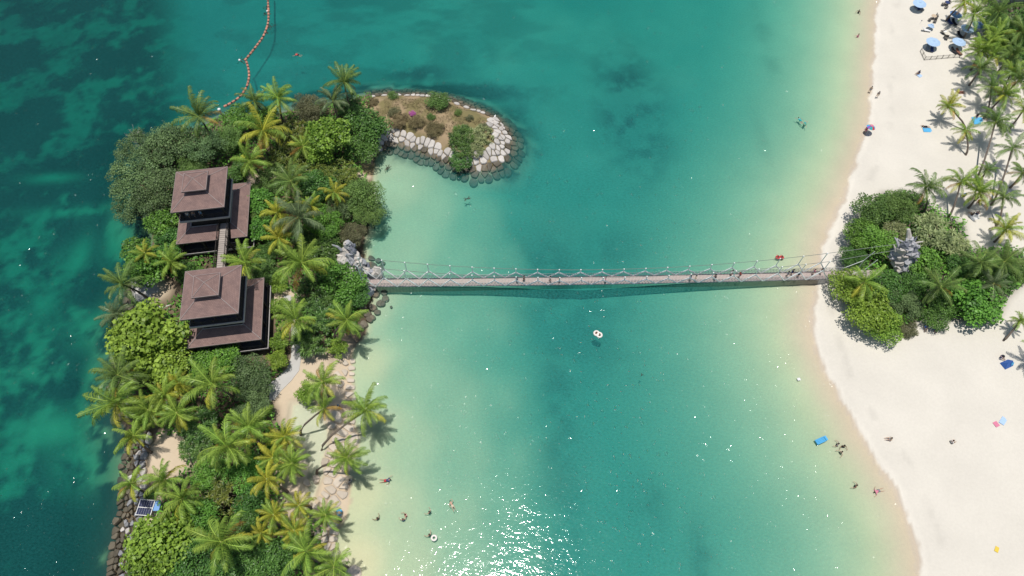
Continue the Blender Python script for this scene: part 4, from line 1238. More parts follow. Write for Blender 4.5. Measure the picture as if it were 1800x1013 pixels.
def palm(u, v, r, h, colr, label, basepx=None, nf=None, wind=0.0):
    """palm heart seen at (u, v) h metres above the sea"""
    global PN
    PN += 1
    rd = random.Random(PN * 31 + 5)
    c = P(u, v, h); s = mpp(u, v, h)
    L = r * s * 1.05
    if basepx: b = G(*basepx)
    else:
        a = rd.uniform(0, 6.28); l = rd.uniform(.2, 1.2)
        b = Vector((c.x + math.cos(a) * l, c.y + math.sin(a) * l, 0)); b.z = max(ground(b.x, b.y), -.5)
    t = empty("coconut_palm", b); tag(t, label, "palm", PG)
    cr = c - b
    mid = Vector((cr.x * .30, cr.y * .30, cr.z * .52)); m2 = Vector((cr.x * .68, cr.y * .68, cr.z * .82)); m1 = Vector((cr.x * .08, cr.y * .08, cr.z * .22))
    MB().tube([(0, 0, -.4), m1, mid, m2, cr], [.26, .19, .16, .14, .13], 7).build("trunk", M['palm_trunk'], t)
    MB().lathe([(.10, -.35), (.24, -.1), (.22, .15), (.08, .4)], 7, tuple(cr)).build("crown_heart", M['rib'], t)
    n = nf or rd.randint(15, 24)
    Tm = Matrix.Rotation(rd.uniform(-.3, .3), 3, 'X') @ Matrix.Rotation(rd.uniform(-.3, .3), 3, 'Y')
    age = rd.uniform(.10, .38); kk = rd.uniform(-.8, .7)
    main = {'g': 'palm_g', 'y': 'palm_y', 'd': 'palm_d', 'w': 'palm_w'}[colr]
    for i in range(n):
        q = i / (n - 1)
        k = min(4, int(q * 4.6 + kk * q + rd.uniform(-.4, .4)) if q > .05 else 0)
        k = max(0, k)
        mt = main
        if q > .8 and rd.random() < age: mt = 'palm_o'
        elif q > .6 and colr == 'g' and rd.random() < .35: mt = 'palm_y'
        elif colr == 'y' and rd.random() < .35: mt = 'palm_g'
        o = link("frond", FR[k][rd.randint(0, 1)], t, M[mt])
        o.location = cr + Vector((0, 0, .12))
        az_ = i * 2.39996 + rd.uniform(-.25, .25) + PN
        if wind: az_ = az_ + wind * math.sin(math.radians(80) - az_) 
        l = L * (0.80 + .25 * math.sin(math.pi * min(1, .25 + q * .8))) * rd.uniform(.78, 1.12)
        e_ = Matrix.Rotation(az_, 3, 'Z') @ Matrix.Rotation(rd.uniform(-.14, .14), 3, 'Y') @ Matrix.Rotation(rd.uniform(-.3, .3), 3, 'X')
        o.rotation_euler = (Tm @ e_).to_euler(); o.scale = (l, l * 1.05, l)
    return t
PALMS = [
 (352, 207, 46, 9, 'd', "dark wind-swept palm overhanging the northern shore left of the white mooring post", None, None, .5),
 (447, 179, 30, 8, 'd', "small dark palm leaning over the water just below the end of the float line", None, None, .4),
 (491, 175, 36, 8.5, 'g', "tall palm with visible trunk on the northern shore, second right of the float line", (500, 222), None, .4),
 (462, 232, 48, 8.5, 'y', "yellowish broad palm inland of the northern shore, left of the lime-green tree"),
 (440, 285, 38, 7.5, 'g', "drooping palm directly north-east of the northern pavilion's upper roof"),
 (605, 147, 38, 9.5, 'd', "tallest wind-blown palm at the root of the spit, northernmost of its pair", None, None, .5),
 (586, 180, 36, 8, 'w', "grey-green ragged palm just below the tall wind-blown palm by the spit", None, None, .3),
 (533, 258, 32, 6.5, 'g', "medium palm touching the left side of the lime-green tree crown"),
 (512, 320, 42, 8, 'd', "dark feathery palm in the island thicket halfway between northern pavilion and lagoon"),
 (588, 340, 27, 6.5, 'y', "small yellow palm beside the grey-green bushes of the lagoon shore"),
 (525, 384, 52, 9, 'w', "large grey-green palm east of the walkway's northern end"),
 (487, 376, 33, 7, 'y', "yellow palm tucked under the left fronds of the large grey-green palm"),
 (546, 363, 24, 6.5, 'y', "little yellow palm at the right edge of the large grey-green palm"),
 (491, 420, 36, 7.5, 'y', "yellow-green palm just north of the biggest palm near the bridge"),
 (531, 464, 56, 9.5, 'g', "biggest palm between the southern pavilion and the western bridge landing"),
 (433, 464, 40, 8.5, 'g', "palm squeezed against the north-east corner of the southern pavilion's upper roof"),
 (256, 446, 25, 7, 'y', "bright yellow palm rising from the bushes west of the walkway"),
 (303, 461, 34, 7, 'g', "green palm touching the north-west corner of the southern pavilion"),
 (215, 501, 44, 8, 'd', "palm leaning over the western sea beside the small terrace", (262, 527)),
 (206, 553, 34, 7, 'w', "palm over the western shore just left of the lime almond tree"),
 (521, 564, 44, 7.5, 'g', "palm right of the southern pavilion beside the curving pale path"),
 (610, 563, 40, 7.5, 'g', "palm at the lagoon edge south of the bridge landing with leaning grey trunk", (588, 598)),
 (208, 661, 50, 8, 'd', "upper of the two big palms overhanging the western shore below the lime tree"),
 (206, 708, 56, 8, 'g', "lower of the two big palms overhanging the western shore, with orange old fronds"),
 (374, 678, 56, 9.5, 'g', "big star-shaped palm south of the southern pavilion"),
 (316, 674, 30, 7, 'y', "small yellowish palm left of the star-shaped palm"),
 (290, 697, 36, 7, 'y', "yellow-green palm directly above the pair by the sandy clearing"),
 (262, 722, 42, 7, 'g', "left palm of the pair north of the western sandy clearing"),
 (312, 727, 40, 7, 'g', "right palm of the pair north of the western sandy clearing"),
 (236, 768, 38, 6.5, 'g', "palm above the riprap at the upper left of the sandy clearing"),
 (400, 786, 56, 9.5, 'g', "big palm in the island's centre right of the sandy clearing"),
 (437, 752, 52, 9, 'g', "big palm upper right of the central one, left of the wading pool"),
 (568, 673, 44, 7.5, 'g', "palm at the head of the wading pool beside the pale slabs"),
 (571, 719, 34, 6.5, 'g', "smaller palm right below the one at the head of the wading pool", (528, 765)),
 (643, 722, 46, 7, 'g', "palm leaning far out over the lagoon with its shadow on the water", (564, 792)),
 (502, 768, 36, 6.5, 'y', "yellowing palm with an orange frond left of the wading pool's middle"),
 (612, 806, 42, 7, 'g', "palm over the lagoon beach below the one leaning farthest out", (556, 832)),
 (480, 806, 34, 7, 'y', "upper bright yellow palm of the cluster left of the wading pool"),
 (470, 843, 38, 7.5, 'y', "largest bright yellow palm of the cluster left of the wading pool"),
 (515, 815, 38, 6.5, 'g', "green palm right of the yellow cluster overhanging the wading pool"),
 (526, 890, 33, 6.5, 'y', "yellow palm at the foot of the wading pool"),
 (482, 906, 34, 6.5, 'y', "yellow palm lower left of the wading pool's foot"),
 (518, 933, 36, 6.5, 'y', "yellow-green palm between the pool's foot and the dark southern trees"),
 (460, 938, 28, 6, 'y', "smallest yellow palm at the edge of the dark southern trees"),
 (574, 906, 34, 6.5, 'g', "palm beside the blue swimming ring on the slab shore"),
 (540, 970, 52, 8.5, 'g', "large green palm near the bottom edge right of the dark southern trees"),
 (587, 998, 44, 7.5, 'g', "southernmost palm at the lagoon beach on the bottom edge"),
 (233, 851, 37, 6.5, 'g', "palm on the western riprap left of the solar panel"),
 (291, 845, 38, 6.5, 'g', "palm at the lower end of the sandy clearing above the solar panel"),
 (322, 878, 42, 7, 'g', "palm right of the solar panel over a dark gap"),
 (390, 954, 60, 10, 'g', "largest palm standing over the dark southern trees"),
 (1667, 188, 27, 4.2, 'y', "small yellowish palm alone on the sand, northern of the leaning pair", (1697, 230)),
 (1697, 231, 26, 4.6, 'g', "short palm with curved trunk on the sand, southern of the leaning pair", (1698, 273)),
 (1722, 122, 28, 6, 'd', "palm at the beach edge below the fence corner"),
 (1720, 91, 30, 6, 'g', "palm right beside the last parasol behind the fence"),
 (1742, 154, 32, 6, 'd', "palm with a dark sinuous trunk above the big blue mat", (1730, 207)),
 (1790, 143, 34, 7, 'd', "dark palm at the right edge level with the lone sunbather in the shade"),
 (1766, 168, 30, 6.5, 'g', "palm between the sinuous-trunk palm and the right edge"),
 (1749, 217, 36, 6.5, 'd', "palm with a long leaning trunk right of the big blue mat", (1714, 318)),
 (1798, 195, 30, 6.5, 'g', "palm cut by the right edge level with the big blue mat"),
 (1779, 262, 32, 6.5, 'd', "palm with the longest bare leaning trunk near the right edge", (1742, 362)),
 (1627, 330, 38, 6, 'd', "palm at the northern tip of the eastern thicket with pale trunk", (1622, 378)),
 (1688, 322, 34, 5.6, 'g', "left palm of the shady group north of the picnic mat", (1666, 385)),
 (1721, 340, 34, 5.4, 'g', "right palm of the shady group north of the picnic mat", (1702, 366)),
 (1734, 300, 19, 4.6, 'd', "small palm just above the shady group of the picnic mat", (1722, 318)),
 (1763, 348, 28, 5.4, 'd', "palm with thin curved trunk right of the picnic mat", (1751, 398)),
 (1767, 405, 35, 5.0, 'y', "yellow-green palm between the picnic mat and the eastern thicket"),
 (1797, 305, 26, 6, 'd', "palm at the right edge below the longest leaning trunk's crown"),
 (1736, 76, 30, 6.5, 'g', "palm just right of the hidden blue parasol"),
 (1694, 6, 26, 6, 'y', "yellow-green palm at the top edge beside the wicker table set"),
 (1712, 27, 30, 6.5, 'g', "broad palm between the top parasols and the red-tiled roof"),
 (1755, 22, 40, 7, 'd', "dark palm in front of the red-tiled roof"),
 (1778, 98, 36, 7, 'd', "dark palm in the dense grove right of the parasols"),
 (1745, 98, 30, 6.5, 'g', "palm at the left margin of the dense grove right of the parasols"),
 (1797, 58, 34, 7, 'd', "palm against the dark trees at the upper right edge"),
 (1750, 62, 30, 6.5, 'g', "palm in the grove midway between the parasols and the dark trees"),
 (1776, 130, 28, 6.5, 'g', "palm low in the grove above the edge palms"),
 (1518, 497, 42, 6.0, 'g', "palm spreading over the eastern end of the bridge"),
 (1652, 505, 44, 6.5, 'd', "dark palm in the heart of the eastern thicket below the driftwood tower"),
 (1722, 462, 40, 6, 'd', "dark palm in the thicket right of the pale pandanus"),
 (1764, 462, 38, 6, 'd', "dark palm at the far right of the eastern thicket"),
 (1745, 500, 34, 5.6, 'w', "ragged palm low between the far-right thicket palms and the round green tree"),
 (1792, 566, 22, 4.4, 'g', "lone small leaning palm on the sand at the right edge", (1763, 600)),
 (1836, 614, 34, 6.5, 'g', "palm just outside the right edge whose star shadow falls on the sand", (1822, 668)),
]
for p in PALMS: palm(*p[:6], basepx=p[6] if len(p) > 6 else None, nf=p[7] if len(p) > 7 else None, wind=p[8] if len(p) > 8 else 0.0)

# ------------------------------------------------------------------ broadleaf trees and shrubs
TG = "island trees"; SG = "island shrubs"; EG = "eastern thicket"
TREES = [
 # mangroves north-west
 (232, 316, 52, 6, 'fine', 'fine', "westernmost large grey-green mangrove bulging over the sea", "tree", "mangroves of the north-western shore"),
 (285, 335, 50, 6, 'fine', 'fine', "grey-green mangrove pressed against the west side of the northern pavilion", "tree", "mangroves of the north-western shore"),
 (300, 254, 50, 6, 'fine', 'fine', "grey-green mangrove on the northern shore left of the dark wind-swept palm", "tree", "mangroves of the north-western shore"),
 (243, 262, 40, 5.5, 'fine', 'fine', "mangrove at the outer north-western corner next to the bare white twigs", "tree", "mangroves of the north-western shore"),
 (362, 256, 42, 6, 'fine', 'fine', "mangrove right behind the northern pavilion's upper roof", "tree", "mangroves of the north-western shore"),
 (238, 368, 40, 5, 'fine', 'fine', "lowest mangrove of the western clump overhanging dark water", "tree", "mangroves of the north-western shore"),
 (398, 246, 34, 5, 'fine', 'olive', "olive mangrove between the wind-swept palm and the drooping palm", "tree", "mangroves of the north-western shore"),
 (340, 292, 28, 5, 'fine', 'olive', "small olive mangrove touching the pavilion's northern eave", "tree", "mangroves of the north-western shore"),
 (285, 392, 34, 5, 'broad', 'mid', "fresh green bush below the mangroves left of the pavilion's lower roof", "tree", TG),
 (258, 468, 44, 5, 'broad', 'mid', "round green tree under the bright yellow palm on the western shore", "tree", TG),
 (240, 440, 30, 4, 'broad', 'mid', "small green bush at the water left of the round western tree", "shrub", SG),
 (295, 432, 34, 4.5, 'dense', 'dark', "dark green tree between the walkway and the western shore", "tree", TG),
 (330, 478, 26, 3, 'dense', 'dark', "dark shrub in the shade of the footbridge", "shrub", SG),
 (258, 598, 76, 6.5, 'broad', 'bright', "very large lime-green almond tree on the western shore", "tree", TG),
 (225, 575, 36, 5, 'broad', 'bright', "lime-green lobe tree at the seaward side of the large almond", "tree", TG),
 (292, 640, 44, 5, 'broad', 'bright', "lime-green tree at the lower right flank of the large almond", "tree", TG),
 (578, 238, 46, 7.5, 'broad', 'bright', "lime-green round tree in the northern island centre", "tree", TG),
 (562, 270, 28, 5.5, 'broad', 'bright', "lime-green sapling tree below the northern lime tree", "tree", TG),
 (430, 206, 36, 5.5, 'dense', 'mid', "bright mid-green shrub tree beside the white mooring post", "tree", TG),
 (470, 208, 24, 4.5, 'dense', 'mid', "mid-green bush below the small dark northern palm", "shrub", SG),
 (640, 222, 46, 4.5, 'dense', 'dark', "dark glossy tree at the root of the spit", "tree", TG),
 (636, 262, 34, 3.5, 'dense', 'dark', "dark glossy shrub reaching the cove below the spit root", "shrub", SG),
 (545, 190, 34, 4.5, 'fine', 'fineb', "brownish bush on the northern shore with a pink tinge", "shrub", SG),
 (612, 185, 26, 4, 'fine', 'dark', "dark bush under the tall wind-blown palms", "shrub", SG),
 (518, 236, 36, 4.5, 'strap', 'mixed', "yellowing pandanus between the yellowish palm and the northern lime tree", "pandanus", SG),
 (505, 275, 36, 4, 'strap', 'mixed', "pandanus below the medium northern palm's shade", "pandanus", SG),
 (545, 300, 38, 4, 'strap', 'mixed', "yellow-tipped pandanus directly below the northern lime tree", "pandanus", SG),
 (600, 305, 34, 4, 'strap', 'mixed', "pandanus beside the small rocky gap on the cove", "pandanus", SG),
 (560, 330, 38, 4.5, 'dense', 'dark', "dark leafy tree left of the small yellow palm", "tree", TG),
 (470, 320, 30, 4, 'dense', 'olive', "olive bush right of the northern pavilion's upper eave", "shrub", SG),
 (637, 345, 42, 4.5, 'fine', 'olive', "olive-grey rounded tree bulging over the cove water", "tree", TG),
 (650, 375, 30, 4, 'fine', 'olive', "lower olive-grey tree over the cove water with shadow on the sand bed", "tree", TG),
 (600, 365, 30, 4, 'fine', 'fine', "grey-green tree behind the olive cove trees", "tree", TG),
 (570, 392, 40, 4.5, 'fine', 'mid', "green rounded tree right of the large grey-green palm", "tree", TG),
 (620, 412, 28, 3.5, 'fine', 'fineb', "brownish bush directly above the white rock outcrop", "shrub", SG),
 (462, 352, 30, 5, 'broad', 'mid', "fresh green tree by the east side of the northern pavilion, upper of two", "tree", TG),
 (458, 402, 28, 4.5, 'broad', 'mid', "fresh green tree by the east side of the northern pavilion, lower of two", "tree", TG),
 (450, 378, 22, 4, 'dense', 'olive', "olive shrub between the two fresh green pavilion trees", "shrub", SG),
 (565, 438, 42, 3.5, 'strap', 'strap', "dark strap-leaved pandanus left of the white rock outcrop", "pandanus", SG),
 (600, 500, 46, 3.5, 'dense', 'mid', "broad green thicket tree at the western landing of the bridge", "tree", TG),
 (560, 510, 42, 3.5, 'strap', 'strap', "dark pandanus below the biggest palm near the bridge", "pandanus", SG),
 (575, 545, 40, 3, 'strap', 'strap', "dark pandanus between the path palm and the lagoon-edge palm", "pandanus", SG),
 (548, 596, 38, 3, 'strap', 'strap', "dark strap-leaved clump right of the curving pale path", "pandanus", SG),
 (630, 520, 26, 2.6, 'dense', 'dark', "dark shrub beside the boulders under the bridge landing", "shrub", SG),
 (594, 612, 20, 2.2, 'broad', 'bright', "low lime creeper by the lagoon edge south of the bridge", "shrub", SG),
 (462, 480, 28, 3, 'dense', 'olive', "olive undergrowth shrub right of the southern pavilion's upper roof", "shrub", SG),
 (490, 500, 20, 2.5, 'broad', 'bright', "small lime banana-leaved bush below the biggest palm", "shrub", SG),
 (493, 540, 20, 3, 'broad', 'bright', "upper lime hedge bush along the southern pavilion's east side", "shrub", SG),
 (492, 600, 20, 3, 'broad', 'bright', "middle lime hedge bush along the southern pavilion's east side", "shrub", SG),
 (488, 632, 20, 3, 'broad', 'bright', "lower lime hedge bush where the path bends", "shrub", SG),
 (395, 634, 32, 4, 'broad', 'mid', "green tree against the southern pavilion's bottom eave, right one", "tree", TG),
 (350, 640, 30, 4, 'broad', 'mid', "green tree against the southern pavilion's bottom eave, left one", "tree", TG),
 (442, 660, 42, 4, 'fine', 'fine', "fine grey-green tree left of the path's lower end", "tree", TG),
 (445, 705, 42, 3.5, 'fine', 'fine', "fine grey-green tree between the star-shaped palm and the wading pool", "tree", TG),
 (340, 655, 28, 3, 'dense', 'dark', "dark shrub between the almond and the star-shaped palm", "shrub", SG),
 (350, 745, 36, 3.5, 'strap', 'strap', "dark pandanus right of the palm pair by the sandy clearing", "pandanus", SG),
 (345, 785, 32, 3, 'strap', 'strap', "dark pandanus on the right rim of the sandy clearing", "pandanus", SG),
 (540, 690, 22, 2.2, 'broad', 'bright', "low lime bush at the head of the wading pool", "shrub", SG),
 (372, 832, 36, 3.5, 'dense', 'mid', "mid-green tree below the sandy clearing's right end", "tree", TG),
 (430, 830, 38, 4, 'dense', 'mid', "mid-green tree left of the bright yellow palm cluster", "tree", TG),
 (400, 868, 42, 4, 'strap', 'mixed', "large pandanus rosette mass in the southern island centre", "pandanus", SG),
 (440, 880, 32, 4, 'dense', 'dark', "dark tree left of the yellow palm lower left of the pool", "tree", TG),
 (345, 915, 42, 4.8, 'dense', 'mid', "mid-green tree right of the solar-panel palm", "tree", TG),
 (285, 942, 64, 5.5, 'broad', 'bright', "big lime-green tree on the western shore below the solar panel", "tree", TG),
 (262, 990, 50, 5, 'broad', 'bright', "lime-green tree at the bottom edge on the western shore", "tree", TG),
 (330, 985, 44, 5, 'dense', 'dark', "dark glossy tree at the bottom edge right of the lime tree", "tree", TG),
 (395, 1000, 46, 5, 'dense', 'dark', "dark glossy tree at the bottom edge under the largest palm", "tree", TG),
 (455, 985, 44, 5, 'dense', 'dark', "dark glossy tree at the bottom edge left of the large green palm", "tree", TG),
 (500, 985, 36, 4, 'dense', 'dark', "dark glossy tree directly under the large bottom palm", "tree", TG),
 (430, 930, 34, 4.5, 'dense', 'dark', "dark tree above the bottom row, beside the smallest yellow palm", "tree", TG),
 (265, 868, 12, 2.2, 'dense', 'dark', "small dark shrub just above the solar panel", "shrub", SG),
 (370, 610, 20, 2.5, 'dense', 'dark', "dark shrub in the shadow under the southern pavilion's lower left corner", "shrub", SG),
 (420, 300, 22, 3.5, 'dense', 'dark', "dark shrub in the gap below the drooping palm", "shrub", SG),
 (540, 420, 30, 3, 'dense', 'dark', "dark understorey tree below the large grey-green palm", "tree", TG),
 (470, 445, 24, 3, 'dense', 'dark', "dark shrub between the walkway palm and the biggest palm", "shrub", SG),
 # the spit
 (770, 178, 23, 2.6, 'dense', 'olive', "round olive-green tree standing alone on the seaward side of the spit", "tree", "shrubs on the spit"),
 (691, 169, 11, 1.8, 'dense', 'olive', "small green shrub on the seaward edge of the spit left of the lone tree", "shrub", "shrubs on the spit"),
 (812, 240, 27, 2.2, 'strap', 'strap', "dark tufted clump on the head of the spit, upper left", "shrub", "shrubs on the spit"),
 (846, 240, 26, 2.0, 'strap', 'pale', "pale tufted clump on the head of the spit, right", "shrub", "shrubs on the spit"),
 (814, 262, 22, 1.9, 'strap', 'strap', "dark tufted clump on the head of the spit, lower", "shrub", "shrubs on the spit"),
 (810, 284, 23, 1.3, 'strap', 'strap', "green tuft spilling over the boulders at the head of the spit", "shrub", "shrubs on the spit"),
 (836, 266, 17, 1.6, 'strap', 'pale', "small pale tuft among the spit's head boulders", "shrub", "shrubs on the spit"),
 (694, 202, 14, 1.6, 'fine', 'fineb', "reddish-brown shrub on the inner side of the spit left of the pink flowers", "shrub", "shrubs on the spit"),
 (726, 204, 7, 1.5, 'dense', 'pink', "small bush of pink flowers in the middle of the spit", "shrub", "shrubs on the spit"),
 (759, 211, 9, 1.4, 'dense', 'olive', "little round green bush right of the pink flowers", "shrub", "shrubs on the spit"),
 (703, 218, 20, 1.2, 'fine', 'dry', "dry straw-coloured bush below the pink flowers", "shrub", "shrubs on the spit"),
 (735, 222, 18, 1.0, 'fine', 'dry', "dry straw-coloured bush right of the first, above the boulders", "shrub", "shrubs on the spit"),
 (765, 234, 19, 1.0, 'fine', 'dry', "dry straw-coloured bush nearest the tufted clumps", "shrub", "shrubs on the spit"),
 (806, 203, 8, 1.2, 'dense', 'olive', "tiny green bush right of the lone spit tree", "shrub", "shrubs on the spit"),
 (826, 213, 8, 1.2, 'fine', 'fineb', "tiny brownish bush on the seaward rim of the spit head", "shrub", "shrubs on the spit"),
 (850, 228, 10, 1.2, 'fine', 'fineb', "reddish bush behind the pale tufted clump of the spit head", "shrub", "shrubs on the spit"),
 (655, 182, 12, 1.5, 'fine', 'dry', "dry bush where the spit joins the island", "shrub", "shrubs on the spit"),
 (665, 222, 20, 3.0, 'dense', 'dark', "dark shrub at the inner corner where the boulders begin", "shrub", "shrubs on the spit"),
 # eastern thicket
 (1535, 368, 38, 3.5, 'dense', 'olive', "olive tree at the north-western edge of the eastern thicket", "tree", EG),
 (1580, 362, 38, 3.5, 'fine', 'olive', "fine olive tree at the northern edge of the eastern thicket", "tree", EG),
 (1512, 415, 34, 3, 'dense', 'mid', "green tree facing the beach north of the bridge end", "tree", EG),
 (1545, 425, 36, 3.5, 'dense', 'mid', "green tree between the bridge yoke and the driftwood tower", "tree", EG),
 (1500, 452, 26, 2.5, 'dense', 'dark', "dark shrub right above the bridge end", "shrub", EG),
 (1492, 505, 38, 2.8, 'dense', 'bright', "bright green shrub directly below the bridge end", "shrub", EG),
 (1528, 545, 50, 3, 'dense', 'bright', "bright yellow-green tree on the south-western rim of the thicket", "tree", EG),
 (1552, 575, 40, 2.4, 'dense', 'bright', "southernmost yellow-green bush of the thicket", "shrub", EG),
 (1588, 535, 32, 3, 'fine', 'fine', "grey-green tree in the southern thicket below the tower", "tree", EG),
 (1560, 505, 34, 3.2, 'dense', 'dark', "dark tree right of the bridge-end palm", "tree", EG),
 (1590, 575, 26, 1.2, 'fine', 'fineb', "low thin scrub at the southern foot of the thicket", "shrub", EG),
 (1640, 408, 42, 3.5, 'strap', 'pale', "large pale pandanus right of the driftwood tower", "pandanus", EG),
 (1676, 428, 30, 3, 'strap', 'pale', "smaller pale pandanus at the eastern side of the large one", "pandanus", EG),
 (1575, 408, 26, 3, 'strap', 'pale', "pale fern-like pandanus behind the driftwood spire", "pandanus", EG),
 (1628, 466, 36, 3.4, 'broad', 'mid', "green feathery tree just right of the tower's foot", "tree", EG),
 (1610, 500, 30, 3, 'dense', 'dark', "dark tree under the tower's foot", "tree", EG),
 (1712, 530, 52, 4, 'broad', 'mid', "large round fresh-green tree at the south-eastern rim of the thicket", "tree", EG),
 (1645, 560, 28, 2.4, 'dense', 'dark', "dark shrub left of the large round fresh-green tree", "shrub", EG),
 (1690, 470, 28, 2.6, 'dense', 'dark', "dark shrub under the thicket palm right of the pandanus", "shrub", EG),
 (1745, 490, 40, 2.8, 'dense', 'dark', "dark tree filling the eastern thicket behind the round tree", "tree", EG),
 (1790, 480, 30, 2.5, 'dense', 'olive', "olive shrub at the right edge of the thicket", "shrub", EG),
 (1660, 535, 30, 2.6, 'dense', 'dark', "dark shrub in the shade left of the round fresh-green tree's crown", "shrub", EG),
 # top right grove
 (1785, 62, 36, 5, 'dense', 'dark', "dark dense tree in the upper right corner below the tiled roof", "tree", "upper right grove"),
 (1760, 45, 30, 4.5, 'dense', 'dark', "dark tree between the roof and the parasol palms", "tree", "upper right grove"),
 (1798, 100, 34, 4.5, 'dense', 'dark', "dark tree at the right edge of the dense grove", "tree", "upper right grove"),
 (1768, 78, 26, 3.5, 'dense', 'mid', "green shrub in the middle of the dense grove", "shrub", "upper right grove"),
 (1742, 30, 22, 3.5, 'dense', 'mid', "green bush left of the tiled roof", "shrub", "upper right grove"),
 (1815, 35, 34, 5, 'dense', 'dark', "dark tree at the very corner beneath the roof's far end", "tree", "upper right grove"),
]
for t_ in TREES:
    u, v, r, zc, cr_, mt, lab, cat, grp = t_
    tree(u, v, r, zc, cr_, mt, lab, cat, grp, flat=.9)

# bare white twigs beside the mangroves
tw2 = empty("bare_tree", P(250, 262, 0)); tw2.location.z = max(ground(tw2.location.x, tw2.location.y), -1); tag(tw2, "leafless whitish tree at the outer north-western corner of the mangroves", "tree")
rk = random.Random(77)
MB().tube([(0, 0, 0), (0, .3, 2.5), (.2, .2, 5.0)], [.16, .11, .05], 6).build("trunk", M['bare'], tw2)
for k in range(34):
    a = rk.uniform(0, 6.28); z0 = rk.uniform(1.6, 4.8); l = rk.uniform(.8, 2.0)
    p0 = Vector((.1, .2, z0)); p1 = p0 + Vector((math.cos(a) * l, math.sin(a) * l, l * .6))
    mb = MB(); mb.tube([p0, p1], [.05, .015], 4)
    for q in range(5):
        p = p0.lerp(p1, rk.uniform(.3, 1)); b = rk.uniform(0, 6.28); mb.tube([p, p + Vector((math.cos(b) * .5, math.sin(b) * .5, .3))], [.022, .008], 3)
    mb.build("branch", M['bare'], tw2)

# ------------------------------------------------------------------ undergrowth and dry grass
def scatter(n, poly, excl, seed, zr, size, asp, density=None):
    r = np.random.default_rng(seed)
    lo, hi = poly.min(0), poly.max(0)
    p = r.uniform(lo, hi, (n, 2)); k = sdf(p, poly) > .9
    p = p[k]
    for f in excl: p = p[f(p)]
    z = np.array([ground(a, b) for a, b in p])
    p = p[z > .25]; z = z[z > .25]
    cl = fbm(p[:, 0], p[:, 1], 2.2, seed + 5, 3)
    zz = z + r.uniform(zr[0], zr[1], len(p)) * (cl * 2)
    nr = r.normal(size=(len(p), 3)) * .45 + np.array([0, 0, 1]); nr /= np.linalg.norm(nr, axis=1)[:, None]
    V = leaf_quads(np.column_stack([p, zz]), nr, size * r.uniform(.6, 1.4, len(p)), asp, r, .1)
    T = np.repeat(np.clip(cl * 1.4 - .3 + r.normal(size=len(p)) * .2, 0, 1), 4)
    return np_mesh("undergrowth", V, np.arange(len(V)).reshape(-1, 4), np.column_stack([T, T, T]))
BARE = [(300, 806, 40, 34), (262, 905, 22, 50), (545, 655, 44, 38), (520, 715, 34, 42), (600, 660, 34, 70), (600, 800, 40, 90), (600, 940, 30, 90), (548, 790, 46, 110), (500, 525, 18, 14), (450, 318, 14, 10), (280, 515, 44, 24), (505, 690, 30, 34), (515, 610, 14, 60), (230, 900, 30, 140), (500, 675, 20, 20), (478, 318, 10, 7)]
bare_w = [(P(u, v, 1.2).x, P(u, v, 1.2).y, a * mpp(u, v), b * mpp(u, v) * 1.15) for u, v, a, b in BARE]
def not_bare(p):
    k = np.ones(len(p), bool)
    for x, y, a, b in bare_w: k &= ((p[:, 0] - x) / a) ** 2 + ((p[:, 1] - y) / b) ** 2 > 1
    return k
def not_spit(p): return ~((p[:, 0] > px_spit - 3) & (p[:, 1] > 82))
def not_pav(p):
    k = np.ones(len(p), bool)
    for c in (P1, P2): k &= np.maximum(np.abs(p[:, 0] - c[0]), np.abs(p[:, 1] - c[1])) > 6.3
    return k
o = link("undergrowth", scatter(60000, isl_w, [not_bare, not_spit, not_pav], 5, (.1, 1.3), .24, .6), None, M['mid']); tag(o, "low dark green undergrowth covering the island floor", "undergrowth", kind="stuff")
o = link("undergrowth", scatter(16000, vegr_w, [], 6, (.1, 1.1), .24, .6), None, M['mid']); tag(o, "low dark green undergrowth under the eastern thicket", "undergrowth", kind="stuff")
o = link("undergrowth", scatter(14000, W(VEG_T), [], 9, (.1, 1.2), .26, .6), None, M['dark']); tag(o, "low dark undergrowth beneath the upper right grove", "undergrowth", kind="stuff")
spit_w = W([(650, 178), (700, 176), (790, 182), (830, 196), (868, 222), (872, 250), (850, 275), (800, 262), (750, 240), (690, 228), (660, 225)])
def tufts(p): return fbm(p[:, 0], p[:, 1], 2.0, 333, 3) > .5
o = link("dry_grass", scatter(15000, spit_w, [tufts], 12, (.02, .25), .12, .25), None, M['dry']); tag(o, "short dry straw grass patches on the spit", "grass", kind="stuff")
cl_w = W([(310, 780), (335, 785), (345, 815), (325, 830), (312, 810)])
o = link("dry_grass", scatter(2500, cl_w, [], 14, (.02, .2), .12, .25), None, M['mixed']); tag(o, "thin green grass on the right side of the sandy clearing", "grass", kind="stuff")
#@@PART4
# ------------------------------------------------------------------ people
def skin_body(name, nodes, edges, root, sub=1):
    me = bpy.data.meshes.new(name + "_raw")
    names = list(nodes); ix = {n: i for i, n in enumerate(names)}
    me.from_pydata([nodes[n][0] for n in names], [(ix[a], ix[b]) for a, b in edges], [])
    o = bpy.data.objects.new(name, me); COL.objects.link(o)
    sk = o.modifiers.new("skin", 'SKIN'); sk.use_smooth_shade = True
    lay = me.skin_vertices[0].data
    for n in names:
        r = nodes[n][1]; lay[ix[n]].radius = r if hasattr(r, '__len__') else (r, r)
        lay[ix[n]].use_root = (n == root)
    if sub:
        s = o.modifiers.new("sub", 'SUBSURF'); s.levels = sub; s.render_levels = sub
    dg = bpy.context.evaluated_depsgraph_get(); dg.update()
    out = bpy.data.meshes.new_from_object(o.evaluated_get(dg))
    bpy.data.objects.remove(o); out.name = name
    return out
